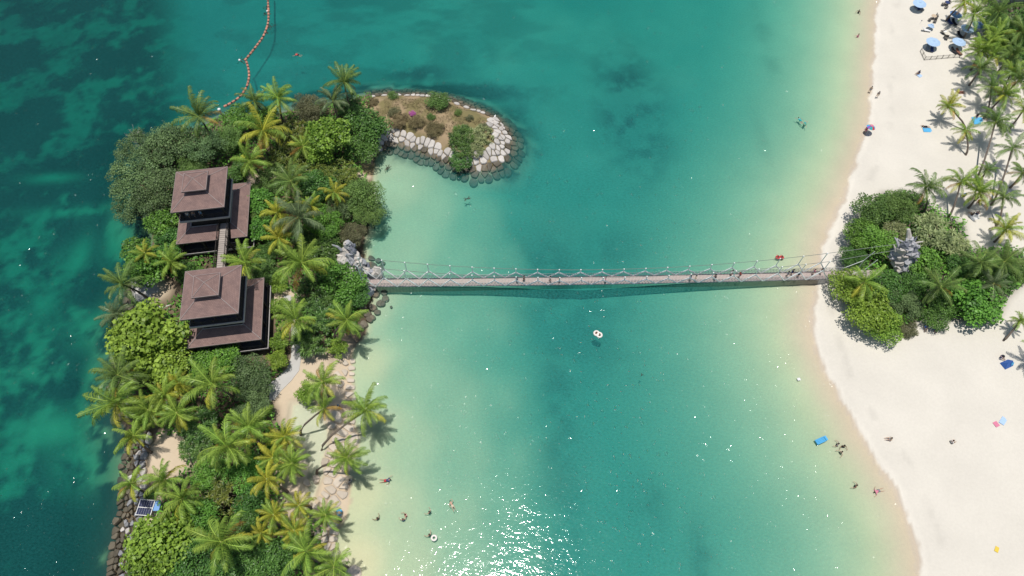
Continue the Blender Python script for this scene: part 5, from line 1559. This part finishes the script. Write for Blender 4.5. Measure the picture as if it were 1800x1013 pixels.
def pose(kind):
    """joint positions of a figure about 1.68 m tall; returns nodes dict"""
    j = {}
    if kind == "stand":
        j = dict(pel=(0, 0, .92), wai=(0, 0, 1.08), che=(0, .01, 1.28), nec=(0, .0, 1.44), hea=(0, .02, 1.53), crn=(0, .02, 1.64),
                 hipl=(-.09, 0, .88), knel=(-.10, .14, .50), ankl=(-.10, -.02, .08), toel=(-.10, .14, .04), hipr=(.09, 0, .88), kner=(.10, -.06, .49), ankr=(.10, -.22, .10), toer=(.10, -.08, .04),
                 shol=(-.19, 0, 1.38), elbl=(-.25, -.08, 1.10), wril=(-.24, .04, .88), shor=(.19, 0, 1.38), elbr=(.25, .02, 1.10), wrir=(.24, .16, .90))
    if kind == "sit":
        j = dict(pel=(0, 0, .13), wai=(0, -.04, .28), che=(0, -.05, .48), nec=(0, -.01, .63), hea=(0, .03, .72), crn=(0, .04, .83),
                 hipl=(-.09, .04, .12), knel=(-.16, .42, .34), ankl=(-.12, .70, .07), toel=(-.12, .84, .06), hipr=(.09, .04, .12), kner=(.18, .42, .30), ankr=(.14, .72, .07), toer=(.15, .85, .06),
                 shol=(-.19, -.05, .58), elbl=(-.27, .05, .34), wril=(-.18, .28, .34), shor=(.19, -.05, .58), elbr=(.28, .05, .34), wrir=(.20, .28, .32))
    if kind == "lie":
        j = dict(pel=(0, 0, .11), wai=(0, .17, .11), che=(0, .37, .12), nec=(0, .53, .12), hea=(0, .62, .13), crn=(0, .73, .13),
                 hipl=(-.09, -.04, .11), knel=(-.14, -.44, .12), ankl=(-.16, -.84, .07), toel=(-.19, -.88, .17), hipr=(.09, -.04, .11), kner=(.15, -.42, .26), ankr=(.13, -.72, .08), toer=(.14, -.86, .07),
                 shol=(-.19, .47, .12), elbl=(-.38, .26, .08), wril=(-.34, .02, .07), shor=(.19, .47, .12), elbr=(.40, .58, .09), wrir=(.30, .80, .08))
    if kind == "swim":
        j = dict(pel=(0, 0, .0), wai=(0, .17, .03), che=(0, .37, .05), nec=(0, .53, .08), hea=(0, .62, .11), crn=(0, .73, .13),
                 hipl=(-.09, -.04, .0), knel=(-.22, -.42, -.03), ankl=(-.30, -.80, .02), toel=(-.33, -.93, .02), hipr=(.09, -.04, .0), kner=(.14, -.44, -.06), ankr=(.12, -.84, .0), toer=(.12, -.97, .0),
                 shol=(-.19, .47, .05), elbl=(-.46, .60, .05), wril=(-.52, .86, .02), shor=(.19, .47, .05), elbr=(.46, .36, .02), wrir=(.58, .12, -.04))
    if kind == "wade":
        j = pose("stand")
        j = {k: (x, y, z - 1.02) for k, (x, y, z) in j.items()}
        for s, sg in (("l", -1), ("r", 1)):
            j["elb" + s] = (sg * .42, .12, .22); j["wri" + s] = (sg * .50, .38, .10)
    return j
RAD = dict(pel=(.15, .12), wai=(.125, .10), che=(.155, .11), nec=(.052, .052), hea=(.085, .095), crn=(.07, .08))
for s_ in "lr":
    RAD.update({"hip" + s_: .088, "kne" + s_: .058, "ank" + s_: .038, "toe" + s_: .034, "sho" + s_: .060, "elb" + s_: .042, "wri" + s_: .028})
EDG = [("pel", "wai"), ("wai", "che"), ("che", "nec"), ("nec", "hea"), ("hea", "crn")]
for s_ in "lr":
    EDG += [("pel", "hip" + s_), ("hip" + s_, "kne" + s_), ("kne" + s_, "ank" + s_), ("ank" + s_, "toe" + s_), ("che", "sho" + s_), ("sho" + s_, "elb" + s_), ("elb" + s_, "wri" + s_)]
BODY = {}
for kd in ("stand", "sit", "lie", "swim", "wade"):
    j = pose(kd); nodes = {k: (j[k], RAD[k]) for k in j}; edges = list(EDG)
    for s_ in "lr":
        e, w = Vector(j["elb" + s_]), Vector(j["wri" + s_]); d = (w - e).normalized()
        a = d.cross(Vector((0, 0, 1)) if abs(d.z) < .8 else Vector((0, 1, 0))).normalized()
        palm_ = w + d * .075
        nodes["pal" + s_] = (tuple(palm_), (.036, .022)); edges.append(("wri" + s_, "pal" + s_))
        for f, off, ln in (("i", -.026, .085), ("m", -.009, .095), ("q", .009, .088), ("p", .026, .068)):
            nodes["f" + f + s_] = (tuple(palm_ + d * ln + a * off * 1.6), .010); edges.append(("pal" + s_, "f" + f + s_))
        nodes["th" + s_] = (tuple(w + d * .06 - a * .07), .011); edges.append(("wri" + s_, "th" + s_))
    body = skin_body("body", nodes, edges, "pel")
    up = {k: nodes[k] for k in ("wai", "che", "shol", "shor", "elbl", "elbr", "pel")}
    def grow(n, m, k=1.0):
        r = n[1]; r = r if hasattr(r, '__len__') else (r, r); return (n[0], (r[0] * k + m, r[1] * k + m))
    sh = {k: grow(v, .018) for k, v in up.items()}
    for s_ in "lr":
        a, b = Vector(j["sho" + s_]), Vector(j["elb" + s_]); sh["elb" + s_] = (tuple(a.lerp(b, .6)), (.066, .066))
    shirt = skin_body("shirt", sh, [("pel", "wai"), ("wai", "che"), ("che", "shol"), ("che", "shor"), ("shol", "elbl"), ("shor", "elbr")], "wai")
    so_ = {"pel": grow(nodes["pel"], .024)}
    for s_ in "lr":
        a, b = Vector(j["hip" + s_]), Vector(j["kne" + s_]); so_["hip" + s_] = (j["hip" + s_], (.108, .108)); so_["k" + s_] = (tuple(a.lerp(b, .6)), (.098, .098))
    shorts = skin_body("shorts", so_, [("pel", "hipl"), ("pel", "hipr"), ("hipl", "kl"), ("hipr", "kr")], "pel")
    hd_, cr2 = Vector(j["hea"]), Vector(j["crn"]); d = (cr2 - hd_).normalized()
    hm = MB(); back = Vector((0, -1, 0)) if kd in ("stand", "sit", "wade") else (Vector((0, 0, -1)) if kd == "lie" else Vector((0, 0, 1)))
    cc = hd_ + d * .085 + back * .018
    for ring_i in range(5):
        pass
    hair = lump(.108, 3, 10, 7, 1.05, .04)
    hair.v = [tuple(Vector(p) + cc) for p in hair.v]
    hair = hair.mesh("hair", True)
    BODY[kd] = (body, shirt, shorts, hair)
def person(p, kd, rz, label, shirt="c_white", shorts="c_navy", skin="skin_a", hair="hair", group=None, scale=1.0):
    t = empty("person", p, rz); tag(t, label, "person", group); t.scale = (scale,) * 3
    b, s, o, h = BODY[kd]
    link("body", b, t, M[skin])
    if shirt: link("shirt", s, t, M[shirt])
    if shorts: link("shorts", o, t, M[shorts])
    link("hair", h, t, M[hair])
    return t
BG = "people crossing the bridge"
rp = random.Random(9)
for u, v, sh, so2, lab in [
    (909, 494, "c_grey", "c_navy", "person in dark grey walking on the bridge, westernmost of those crossing"),
    (921, 491, "c_brown", "c_black", "person in brown on the bridge, second from the west"),
    (967, 492, "c_white", "c_grey", "person in a white top on the bridge, left of a close pair"),
    (983, 493, "c_black", "c_cream", "person in black with pale shorts on the bridge, right of a close pair"),
    (1064, 494, "c_pink", "c_white", "person in a pink top standing alone at the bridge's middle"),
    (1213, 491, "c_navy", "c_black", "person in navy on the bridge beside one in cream"),
    (1222, 491, "c_cream", "c_cream", "person in cream on the bridge beside one in navy"),
    (1256, 490, "c_black", "c_grey", "person in black walking alone on the eastern half of the bridge"),
    (1285, 482, "c_white", "c_white", "person all in white at the far railing of the bridge"),
    (1299, 486, "c_red", "c_grey", "person with a red top on the bridge right of the one in white"),
    (1383, 485, "c_grey", "c_grey", "person in grey in the cluster near the bridge's eastern shore, left one"),
    (1391, 482, "c_black", "c_navy", "person in black in the cluster near the bridge's eastern shore, at the far railing"),
    (1402, 486, "c_navy", "c_black", "person in navy in the cluster near the bridge's eastern shore, right one"),
    (1428, 482, "c_pink", "c_grey", "person in a faded pink top on the bridge above the waterline"),
    (1441, 481, "c_black", "c_white", "easternmost person on the bridge, in black")]:
    person(deck_pt(u, v), "stand", bang + rp.choice((-1.57, 1.57)) + rp.uniform(-.3, .3), lab, sh, so2, rp.choice(("skin_a", "skin_b")), group=BG)
WG = "swimmers"
def wp(u, v, dz=0.0):
    p = P(u, v, 0); p.z = dz; return p
for u, v, kd, rz, sh, so2, lab in [
    (524, 97, "swim", 1.3, "c_red", "c_black", "swimmer in red in the open northern water right of the float line"),
    (1407, 212, "swim", 0.4, "c_teal", "c_teal", "swimmer in teal in the northern bay near the beach, left one"),
    (1415, 217, "swim", 2.6, "c_green", "c_teal", "swimmer in green in the northern bay near the beach, right one"),
    (1508, 64, "wade", 0.5, "c_pink", "c_pink", "bather in pink wading near the top beach"),
    (1509, 22, "wade", 2.5, "c_black", "c_black", "bather in black wading at the top edge near the beach"),
    (795, 889, "lie", 0.5, None, "c_cream", "floating bather stretched out on the back in the lower lagoon"),
    (755, 901, "wade", 1.0, None, "c_black", "lone dark-haired head bathing left of the floating bather"),
    (713, 906, "wade", 2.0, None, "c_red", "upper bather of the close pair in the lower lagoon"),
    (709, 914, "wade", 0.3, None, "c_navy", "lower bather of the close pair in the lower lagoon"),
    (678, 845, "swim", -1.4, "c_navy", "c_red", "swimmer in navy splashing off the slab shore"),
    (664, 912, "wade", 0.8, None, "c_black", "single bather near the school of fish by the slab shore"),
    (755, 941, "wade", 0.8, None, "c_black", "bather beside the pale ring in the lower lagoon"),
    (616, 846, "wade", 4.0, "c_white", "c_black", "bather in white sitting at the slab edge under the palm"),
    (1472, 782, "wade", 1.0, "c_grey", "c_black", "bather in grey of the trio off the lower beach, left"),
    (1482, 785, "wade", 3.0, "c_black", "c_black", "bather in black of the trio off the lower beach, right"),
    (1478, 796, "wade", 2.0, "c_cream", "c_black", "bather of the trio off the lower beach, nearest the bottom"),
    (1504, 855, "wade", 1.0, "c_brown", "c_black", "bather in brown in the shallows of the lower beach"),
    (1544, 863, "swim", 1.9, "c_pink", "c_grey", "swimmer splashing at the very edge of the lower beach")]:
    person(wp(u, v, .0 if kd != "lie" else -.08), kd, rz, lab, sh, so2, rp.choice(("skin_a", "skin_b")), group=WG)
for u, v, kd, rz, sh, so2, lab in [
    (1527, 163, "stand", 2.8, "c_cream", "c_grey", "walker in cream on the wet sand, left of a pair"),
    (1540, 172, "stand", 2.9, "c_grey", "c_cream", "walker in grey on the wet sand, right of a pair"),
    (1519, 234, "stand", 2.0, "c_red", "c_pink", "person in red standing under the rainbow parasol at the waterline"),
    (1614, 130, "sit", 2.0, "c_navy", "c_black", "person sitting on the small pale blue towel"),
    (1627, 224, "lie", 1.4, "c_black", "c_black", "person in black lying on the small blue mat in the palm's shadow"),
    (1716, 206, "sit", 2.5, "c_black", "c_navy", "person in black sitting at the left corner of the big blue mat"),
    (1729, 208, "sit", 3.6, "c_navy", "c_black", "person in navy sitting at the right corner of the big blue mat"),
    (1689, 163, "lie", 1.6, "c_brown", "c_brown", "tanned sunbather lying in the palm's shade below the fence"),
    (1708, 379, "sit", .6, "c_black", "c_black", "person in black sitting on the white picnic mat, left"),
    (1716, 377, "sit", 5.2, "c_navy", "c_grey", "person in navy sitting on the white picnic mat, right"),
    (1715, 352, "sit", 1.2, "c_black", "c_black", "person in black resting under the shady palms"),
    (1719, 356, "sit", 2.6, "c_red", "c_black", "person in red resting under the shady palms"),
    (1694, 345, "sit", 2.0, "c_sky", "c_navy", "person in light blue sitting behind the shady palms' trunks"),
    (1757, 630, "sit", 4.2, "c_navy", "c_white", "person in navy sitting beside the blue beach tent"),
    (1671, 778, "sit", 5.0, "c_white", "c_black", "person in white sitting alone on the open lower sand"),
    (1564, 773, "sit", 1.5, "c_cream", "c_grey", "person in beige crouching near the lower waterline"),
    (1625, 577, "sit", 3.0, "c_blue", "c_white", "person in blue by the southern foot of the thicket, left of two"),
    (1640, 579, "sit", 3.4, "c_white", "c_blue", "person in white by the southern foot of the thicket, right of two"),
    (595, 716, "sit", 4.5, "c_sky", "c_black", "person in light blue sitting on the slabs under the pool-head palm")]:
    person(G(u, v, .03), kd, rz, lab, sh, so2, rp.choice(("skin_a", "skin_b")), group="people on the sand")
for dx, so2, lab in ((-2.4, "c_white", "visitor in white at the left of the northern pavilion's balcony railing"), (-1.5, "c_brown", "visitor in brown in the middle of the northern pavilion's balcony railing"), (-.3, "c_sky", "visitor in pale blue at the right of the northern pavilion's balcony railing")):
    q = Vector((*P1, 9.42)) + ux * dx - uy * 3.35
    person(q, "stand", RZ + math.pi, lab, so2, "c_grey", group="visitors on the pavilion balcony")

# ------------------------------------------------------------------ things on the water
def ring_mesh(R, r, n=20, m=8):
    mb = MB(); vs = []; fs = []
    for i in range(n):
        a = 6.28318 * i / n
        for k in range(m):
            b = 6.28318 * k / m; q = R + r * math.cos(b); vs.append((q * math.cos(a), q * math.sin(a), r * math.sin(b)))
    for i in range(n):
        for k in range(m): fs.append((i * m + k, ((i + 1) % n) * m + k, ((i + 1) % n) * m + (k + 1) % m, i * m + (k + 1) % m))
    return mb.add(vs, fs).mesh("ring", True)
RM = ring_mesh(.38, .17)
for u, v, mt, k, lab in ((1048.5, 586.5, 'plastic_white', 1.0, "upper left white swim ring of the pair in mid-lagoon"), (1053.5, 589.5, 'plastic_white', 1.0, "lower right white swim ring of the pair in mid-lagoon"),
                      (763, 946, 'plastic_white', .85, "pale swim ring in the lower lagoon"), (597, 902, 'c_sky', .9, "bright blue swim ring at the slab shore"), (545, 904, 'stone_warm', .9, "beige ring lying at the foot of the wading pool"),
                      (1367, 453, 'c_red', .7, "left red swim ring of the pair north of the bridge"), (1374, 453, 'c_red', .7, "right red swim ring of the pair north of the bridge")):
    p = wp(u, v, .08); p.z = max(.08, ground(p.x, p.y) + .17)
    o = link("swim_ring", RM, None, M[mt]); o.location = p; o.scale = (k, k, k); tag(o, lab, "swim ring", "swim rings")
for u, v, lab in ((1048.5, 586.5, "rider sitting in the upper left white ring of mid-lagoon"), (1053.5, 589.5, "rider sitting in the lower right white ring of mid-lagoon")):
    person(wp(u, v, -.12), "sit", 1.0, lab, None, "c_brown", "skin_b", group=WG, scale=.8)
for u, v, lab in ((1367, 453, "bather inside the left red ring north of the bridge"), (1374, 453, "bather inside the right red ring north of the bridge")):
    person(wp(u, v, 0), "wade", 1.0, lab, "c_brown", "c_black", "skin_a", group=WG, scale=.85)
fl = empty("air_mattress", wp(1442, 775, .06), .4); tag(fl, "sky-blue air mattress drifting off the lower beach", "air mattress")
for k in range(4): MB().tube([(-.8, -.3 + k * .2, 0), (-.75, -.3 + k * .2, 0), (.75, -.3 + k * .2, 0), (.8, -.3 + k * .2, 0)], [.05, .11, .11, .05], 8).build("air_chamber", M['c_sky'], fl, True)
MB().box((.95, 0, .06), (.3, .7, .14)).build("pillow", M['c_sky'], fl)
kb = empty("paddle_board", wp(868, 209, .05), 1.25); tag(kb, "slim white board floating off the seaward side of the spit", "board")
n = 16; vs = []
for z, k in ((-.04, .8), (.03, 1), (.06, .9)):
    for i in range(n): a = 6.28318 * i / n; vs.append((1.1 * k * math.cos(a), .26 * k * math.sin(a) * (1 - .35 * math.cos(a)), z))
fs = [tuple(range(n - 1, -1, -1)), tuple(2 * n + i for i in range(n))] + [(l * n + i, l * n + (i + 1) % n, (l + 1) * n + (i + 1) % n, (l + 1) * n + i) for l in (0, 1) for i in range(n)]
MB().add(vs, fs).build("hull", M['white'], kb); MB().box((-.3, 0, .07), (.6, .3, .015)).build("deck_pad", M['c_sky'], kb)

# ------------------------------------------------------------------ things on the beach
def mat_(u, v, w, l, rz, mt, label, z=.03, cat="mat", name="beach_mat"):
    p = G(u, v, z); mb = MB(); nx_ = 6
    rr_ = random.Random(int(u * 7 + v))
    vs = []; fs = []
    for i in range(nx_ + 1):
        for k in range(nx_ + 1): vs.append(((i / nx_ - .5) * w, (k / nx_ - .5) * l, rr_.uniform(0, .035)))
    for i in range(nx_):
        for k in range(nx_): a = i * (nx_ + 1) + k; fs.append((a, a + nx_ + 1, a + nx_ + 2, a + 1))
    b = len(vs); vs += [(x, y, z_ - .015) for x, y, z_ in vs]; fs += [tuple(b + q for q in f[::-1]) for f in fs]
    o = mb.add(vs, fs).build(name, M[mt]); o.location = p; o.rotation_euler = (0, 0, rz); tag(o, label, cat, "mats and towels on the sand")
mat_(1720, 213, 2.2, 1.9, -.05, 'c_sky', "big bright blue mat under the beach palms", cat="mat")
mat_(1630, 229, 1.6, 1.1, -.1, 'c_sky', "small bright blue mat lying in a lone palm's shadow")
mat_(1616, 133, .9, 1.0, .5, 'canopy', "small pale blue towel on the open sand below the parasols", name="towel", cat="towel")
mat_(1714, 381, 2.0, 1.3, .3, 'c_white', "white picnic mat in a palm's star shadow")
mat_(1763, 740, .75, 1.3, -.75, 'canopy', "blue striped towel on the lower sand", name="towel", cat="towel")
mat_(1751, 746, .7, .8, .4, 'c_pink', "pinkish towel on the lower sand beside the striped blue one", name="towel", cat="towel")
mat_(1752, 966, .5, .8, -.6, 'c_yellow', "tiny yellow cloth near the bottom right corner", name="cloth", cat="cloth")
mat_(1403, 668, .5, .45, .1, 'c_white', "small white board in the shallows of the lower beach", z=.32, name="float_board", cat="float board")
mat_(500, 950, 1.1, .8, .3, 'c_blue', "blue sheet glimpsed among the southern palms", z=.1, name="sheet", cat="sheet")
mat_(1690, 163, 1.5, .8, -.1, 'c_brown', "brown mat under the sunbather in the palm's shade")

tent = empty("beach_tent", G(1769, 641), .4); tag(tent, "small royal-blue folding beach tent at the right edge of the sand", "tent")
MB().add([(-.8, -.6, 0), (.8, -.6, 0), (.8, .6, 0), (-.8, .6, 0), (-.55, 0, 1.0), (.55, 0, 1.0)], [(0, 1, 5, 4), (2, 3, 4, 5), (1, 2, 5), (3, 0, 4), (3, 2, 1, 0)]).build("canopy", M['c_blue'], tent)
MB().box((.45, -.35, .58), (.5, .5, .02), M=Matrix.Rotation(1.03, 3, 'X')).build("window", M['c_sky'], tent)
bag = empty("beach_bag", G(1761, 628), .2); tag(bag, "dark bag standing on the sand above the blue beach tent", "bag")
MB().lathe([(.22, 0), (.30, .15), (.26, .38), (.12, .46)], 10).build("pouch", M['c_black'], bag, True)
MB().tube([(-.15, 0, .42), (-.08, 0, .62), (.08, 0, .62), (.15, 0, .42)], .02, 5).build("strap", M['c_navy'], bag)

def umbrella(p, R, mt, label, tilt=(0, 0), h=1.75, cols=None, group="blue parasols on the beach"):
    t = empty("parasol", p); tag(t, label, "parasol", group)
    top = Vector((tilt[0], tilt[1], h))
    MB().tube([(0, 0, -.2), top + Vector((0, 0, .25))], .03, 6).build("pole", M['white'], t)
    Rm = Vector((0, 0, 1)).rotation_difference(Vector((tilt[0] * .35, tilt[1] * .35, 1))).to_matrix()
    n = 8
    for k in range(n):
        a0, a1 = 6.28318 * k / n, 6.28318 * (k + 1) / n; am = (a0 + a1) / 2
        P_ = [Vector((0, 0, .22)), Vector((math.cos(a0) * R * .55, math.sin(a0) * R * .55, .10)), Vector((math.cos(am) * R * .53, math.sin(am) * R * .53, .07)), Vector((math.cos(a1) * R * .55, math.sin(a1) * R * .55, .10)),
              Vector((math.cos(a0) * R, math.sin(a0) * R, -.22)), Vector((math.cos(am) * R * .97, math.sin(am) * R * .97, -.26)), Vector((math.cos(a1) * R, math.sin(a1) * R, -.22))]
        P_ = [top + Rm @ q for q in P_]
        vs = P_ + [q - Vector((0, 0, .012)) for q in P_]; fs = [(0, 1, 2), (0, 2, 3), (1, 4, 5, 2), (2, 5, 6, 3)]
        fs += [tuple(7 + i for i in f[::-1]) for f in fs]
        MB().add(vs, fs).build("canopy_panel", M[cols[k % len(cols)] if cols else mt], t)
    vt = [top + Rm @ Vector((math.cos(6.28318 * k / 10) * .34, math.sin(6.28318 * k / 10) * .34, .20)) for k in range(10)] + [top + Rm @ Vector((0, 0, .36))]
    MB().add(vt, [(k, (k + 1) % 10, 10) for k in range(10)]).build("vent_cap", M[mt if not cols else cols[0]], t)
    return t
def under(u, v, z): 
    p = P(u, v, z + .9); p.z = ground(p.x, p.y); return p
umbrella(under(1617, 6, 1.2), 1.45, 'canopy', "pale blue parasol at the top edge nearest the water")
umbrella(under(1640, 75, 1.2), 1.45, 'canopy', "pale blue parasol just inside the fence corner")
umbrella(under(1683, 78, 1.2), 1.40, 'canopy', "blue parasol at the palm edge inside the fence", (.1, .1))
umbrella(under(1676, 30, 1.2), 1.35, 'canopy_d', "deeper blue tilted parasol in the second row", (.35, .15))
umbrella(under(1697, 55, 1.2), 1.40, 'canopy', "blue parasol half under the palms in the second row", (.1, .0))
umbrella(under(1715, 50, 1.2), 1.2, 'canopy_d', "blue parasol mostly hidden by palm fronds")
umbrella(under(1634, 49, .5), .75, 'canopy', "closed-looking small pale parasol leaning over a lounger", (.5, .5), 1.0)
p = G(1519, 236); umbrella(Vector((p.x + .35, p.y, p.z)), .85, 'c_pink', "rainbow-striped parasol held at the waterline of the upper beach", (.3, .25), 1.9, ['c_pink', 'c_orange', 'c_yellow', 'c_sky', 'c_purple', 'c_teal', 'c_red', 'c_sky'], "hand-held parasols")
def lounger(u, v, rz, mt, label, group="beach loungers"):
    t = empty("lounger", G(u, v), rz); tag(t, label, "lounger", group)
    MB().box((0, -.25, .30), (.62, 1.25, .07)).build("seat", M[mt], t)
    MB().box((0, .62, .50), (.62, .75, .06), M=Matrix.Rotation(.6, 3, 'X')).build("backrest", M[mt], t)
    for sx in (-1, 1):
        for y in (-.75, .3): MB().box((sx * .26, y, .13), (.05, .05, .28)).build("leg", M['rattan'], t)
def chair(u, v, rz, label, mt='rattan'):
    t = empty("chair", G(u, v), rz); tag(t, label, "chair", "wicker chairs of the beach bar")
    MB().box((0, 0, .42), (.55, .55, .08)).build("seat", M[mt], t)
    MB().box((0, -.27, .72), (.55, .07, .55)).build("backrest", M[mt], t)
    for sx in (-1, 1):
        MB().box((sx * .29, 0, .58), (.06, .5, .05)).build("armrest", M[mt], t)
        for sy in (-1, 1): MB().box((sx * .23, sy * .22, .19), (.05, .05, .39)).build("leg", M[mt], t)
def table(u, v, label, R=.55, mt='tabletop'):
    t = empty("table", G(u, v)); tag(t, label, "table", "tables of the beach bar")
    MB().lathe([(R, .70), (R, .74)], 14).build("tabletop", M[mt], t); MB().lathe([(.05, .05), (.05, .70)], 8).build("pedestal", M['rattan'], t); MB().lathe([(.28, 0), (.26, .05)], 10).build("base", M['rattan'], t)
for a in [(1611, 15, .4, 'c_navy', "left dark lounger below the topmost parasol"), (1618, 16, .3, 'c_grey', "right dark lounger below the topmost parasol"), (1630, 86, -.3, 'c_grey', "left lounger below the fence-corner parasol"), (1637, 88, -.3, 'c_navy', "right lounger below the fence-corner parasol"),
          (1627, 55, 1.3, 'c_white', "white lounger by the small leaning parasol"), (1668, 40, .2, 'c_navy', "left navy lounger under the tilted parasol"), (1676, 42, .2, 'c_black', "right dark lounger under the tilted parasol"), (1676, 92, .5, 'c_black', "left dark lounger under the palm-edge parasol"), (1684, 94, .4, 'c_brown', "right brown lounger under the palm-edge parasol"), (1686, 64, .3, 'c_black', "dark lounger under the half-hidden parasol")]: lounger(*a)
table(1639, 33, "round pale wooden table on the sand between the parasols"); table(1658, 60, "small white round table beside the wicker chairs", .4, 'white'); table(1662, 9, "navy round table in a palm's shade at the top edge", .5, 'c_navy')
for a in [(1633, 37, .6, "wicker chair left of the pale wooden table"), (1642, 40, 2.8, "wicker chair below the pale wooden table"), (1646, 31, 4.4, "wicker chair right of the pale wooden table"), (1655, 58, .4, "wicker chair left of the small white table"), (1662, 70, 2.7, "wicker chair below the small white table"), (1660, 67, 5.6, "second wicker chair below the small white table"),
          (1656, 10, 1.2, "wicker chair left of the navy table"), (1668, 6, 4.6, "wicker chair right of the navy table"), (1662, 15, 3.1, "wicker chair below the navy table")]: chair(*a)
tr2 = empty("tripod", G(1620, 37)); tag(tr2, "thin pole stand lying askew on the sand near the wooden table", "stand")
MB().tube([(0, 0, .1), (-.8, -1.1, .05)], .025, 5).build("pole", M['metal'], tr2); MB().lathe([(.1, 0), (.12, .15), (.04, .25)], 8).build("head", M['c_grey'], tr2)

fence = empty("fence", G(1624, 104)); tag(fence, "low dark metal fence forming a corner around the parasol area", "fence")
fp = [G(1617, 91), G(1624, 106), G(1686, 101)]
for a, b in zip(fp[:-1], fp[1:]):
    a = a - fence.location; b = b - fence.location; L = (b - a).length; n = max(2, round(L / 1.15))
    for z in (.12, .85): MB().tube([a + Vector((0, 0, z)), b + Vector((0, 0, z))], .028, 5).build("rail", M['wood_dark'], fence)
    for k in range(n + 1): MB().box(a.lerp(b, k / n) + Vector((0, 0, .48)), (.075, .075, 1.0)).build("post", M['wood_dark'], fence)
    for k in range(n):
        mb = MB()
        for q in range(1, 8): mb.tube([a.lerp(b, (k + q / 8) / n) + Vector((0, 0, .12)), a.lerp(b, (k + q / 8) / n) + Vector((0, 0, .85))], .014, 4)
        tag(mb.build("baluster_panel", M['wood_dark'], fence), kind="stuff")

# red-tiled house in the upper right corner
hp = P(1800, -12, 4.2)
hs = empty("tiled_house", (hp.x, hp.y, ground(hp.x, hp.y)), .12); tag(hs, "house with terracotta tiled roof cut by the upper right corner", "house")
MB().box((0, 3.0, 1.6), (11, 7.5, 3.4)).build("wall", M['plaster'], hs)
a_, b_ = 6.2, 4.4
MB().add([(-a_, 3 - b_, 3.3), (a_, 3 - b_, 3.3), (a_, 3 + b_, 3.3), (-a_, 3 + b_, 3.3), (-2.6, 3, 5.6), (2.6, 3, 5.6)], [(0, 1, 5, 4), (1, 2, 5), (2, 3, 4, 5), (3, 0, 4), (3, 2, 1, 0)]).build("roof", M['terracotta'], hs)
for k in range(34):
    x = -a_ + .2 + k * (2 * a_ - .4) / 33
    f = 1 - max(0, (abs(x) - 2.6) / (a_ - 2.6)); 
    if f < .08: continue
    MB().tube([(x, 3 - b_ + .02, 3.36), (x, 3 - b_ + b_ * f * .98, 3.36 + 2.3 * f * .98)], .07, 5).build("tile_course", M['terracotta'], hs)
MB().tube([(-2.6, 3, 5.64), (2.6, 3, 5.64)], .12, 6).build("ridge", M['terracotta'], hs)
for sx in (-1, 1): MB().tube([(sx * a_, 3 - b_, 3.36), (sx * 2.6, 3, 5.66)], .11, 6).build("hip_ridge", M['terracotta'], hs)
for k in range(3):
    w_ = MB().box((-3.4 + k * 3.4, -.77, 1.9), (1.3, .06, 1.2)).build("window", M['white'], hs); MB().box((-3.4 + k * 3.4, -.81, 1.9), (1.1, .03, 1.0)).build("pane", M['cell'], w_)
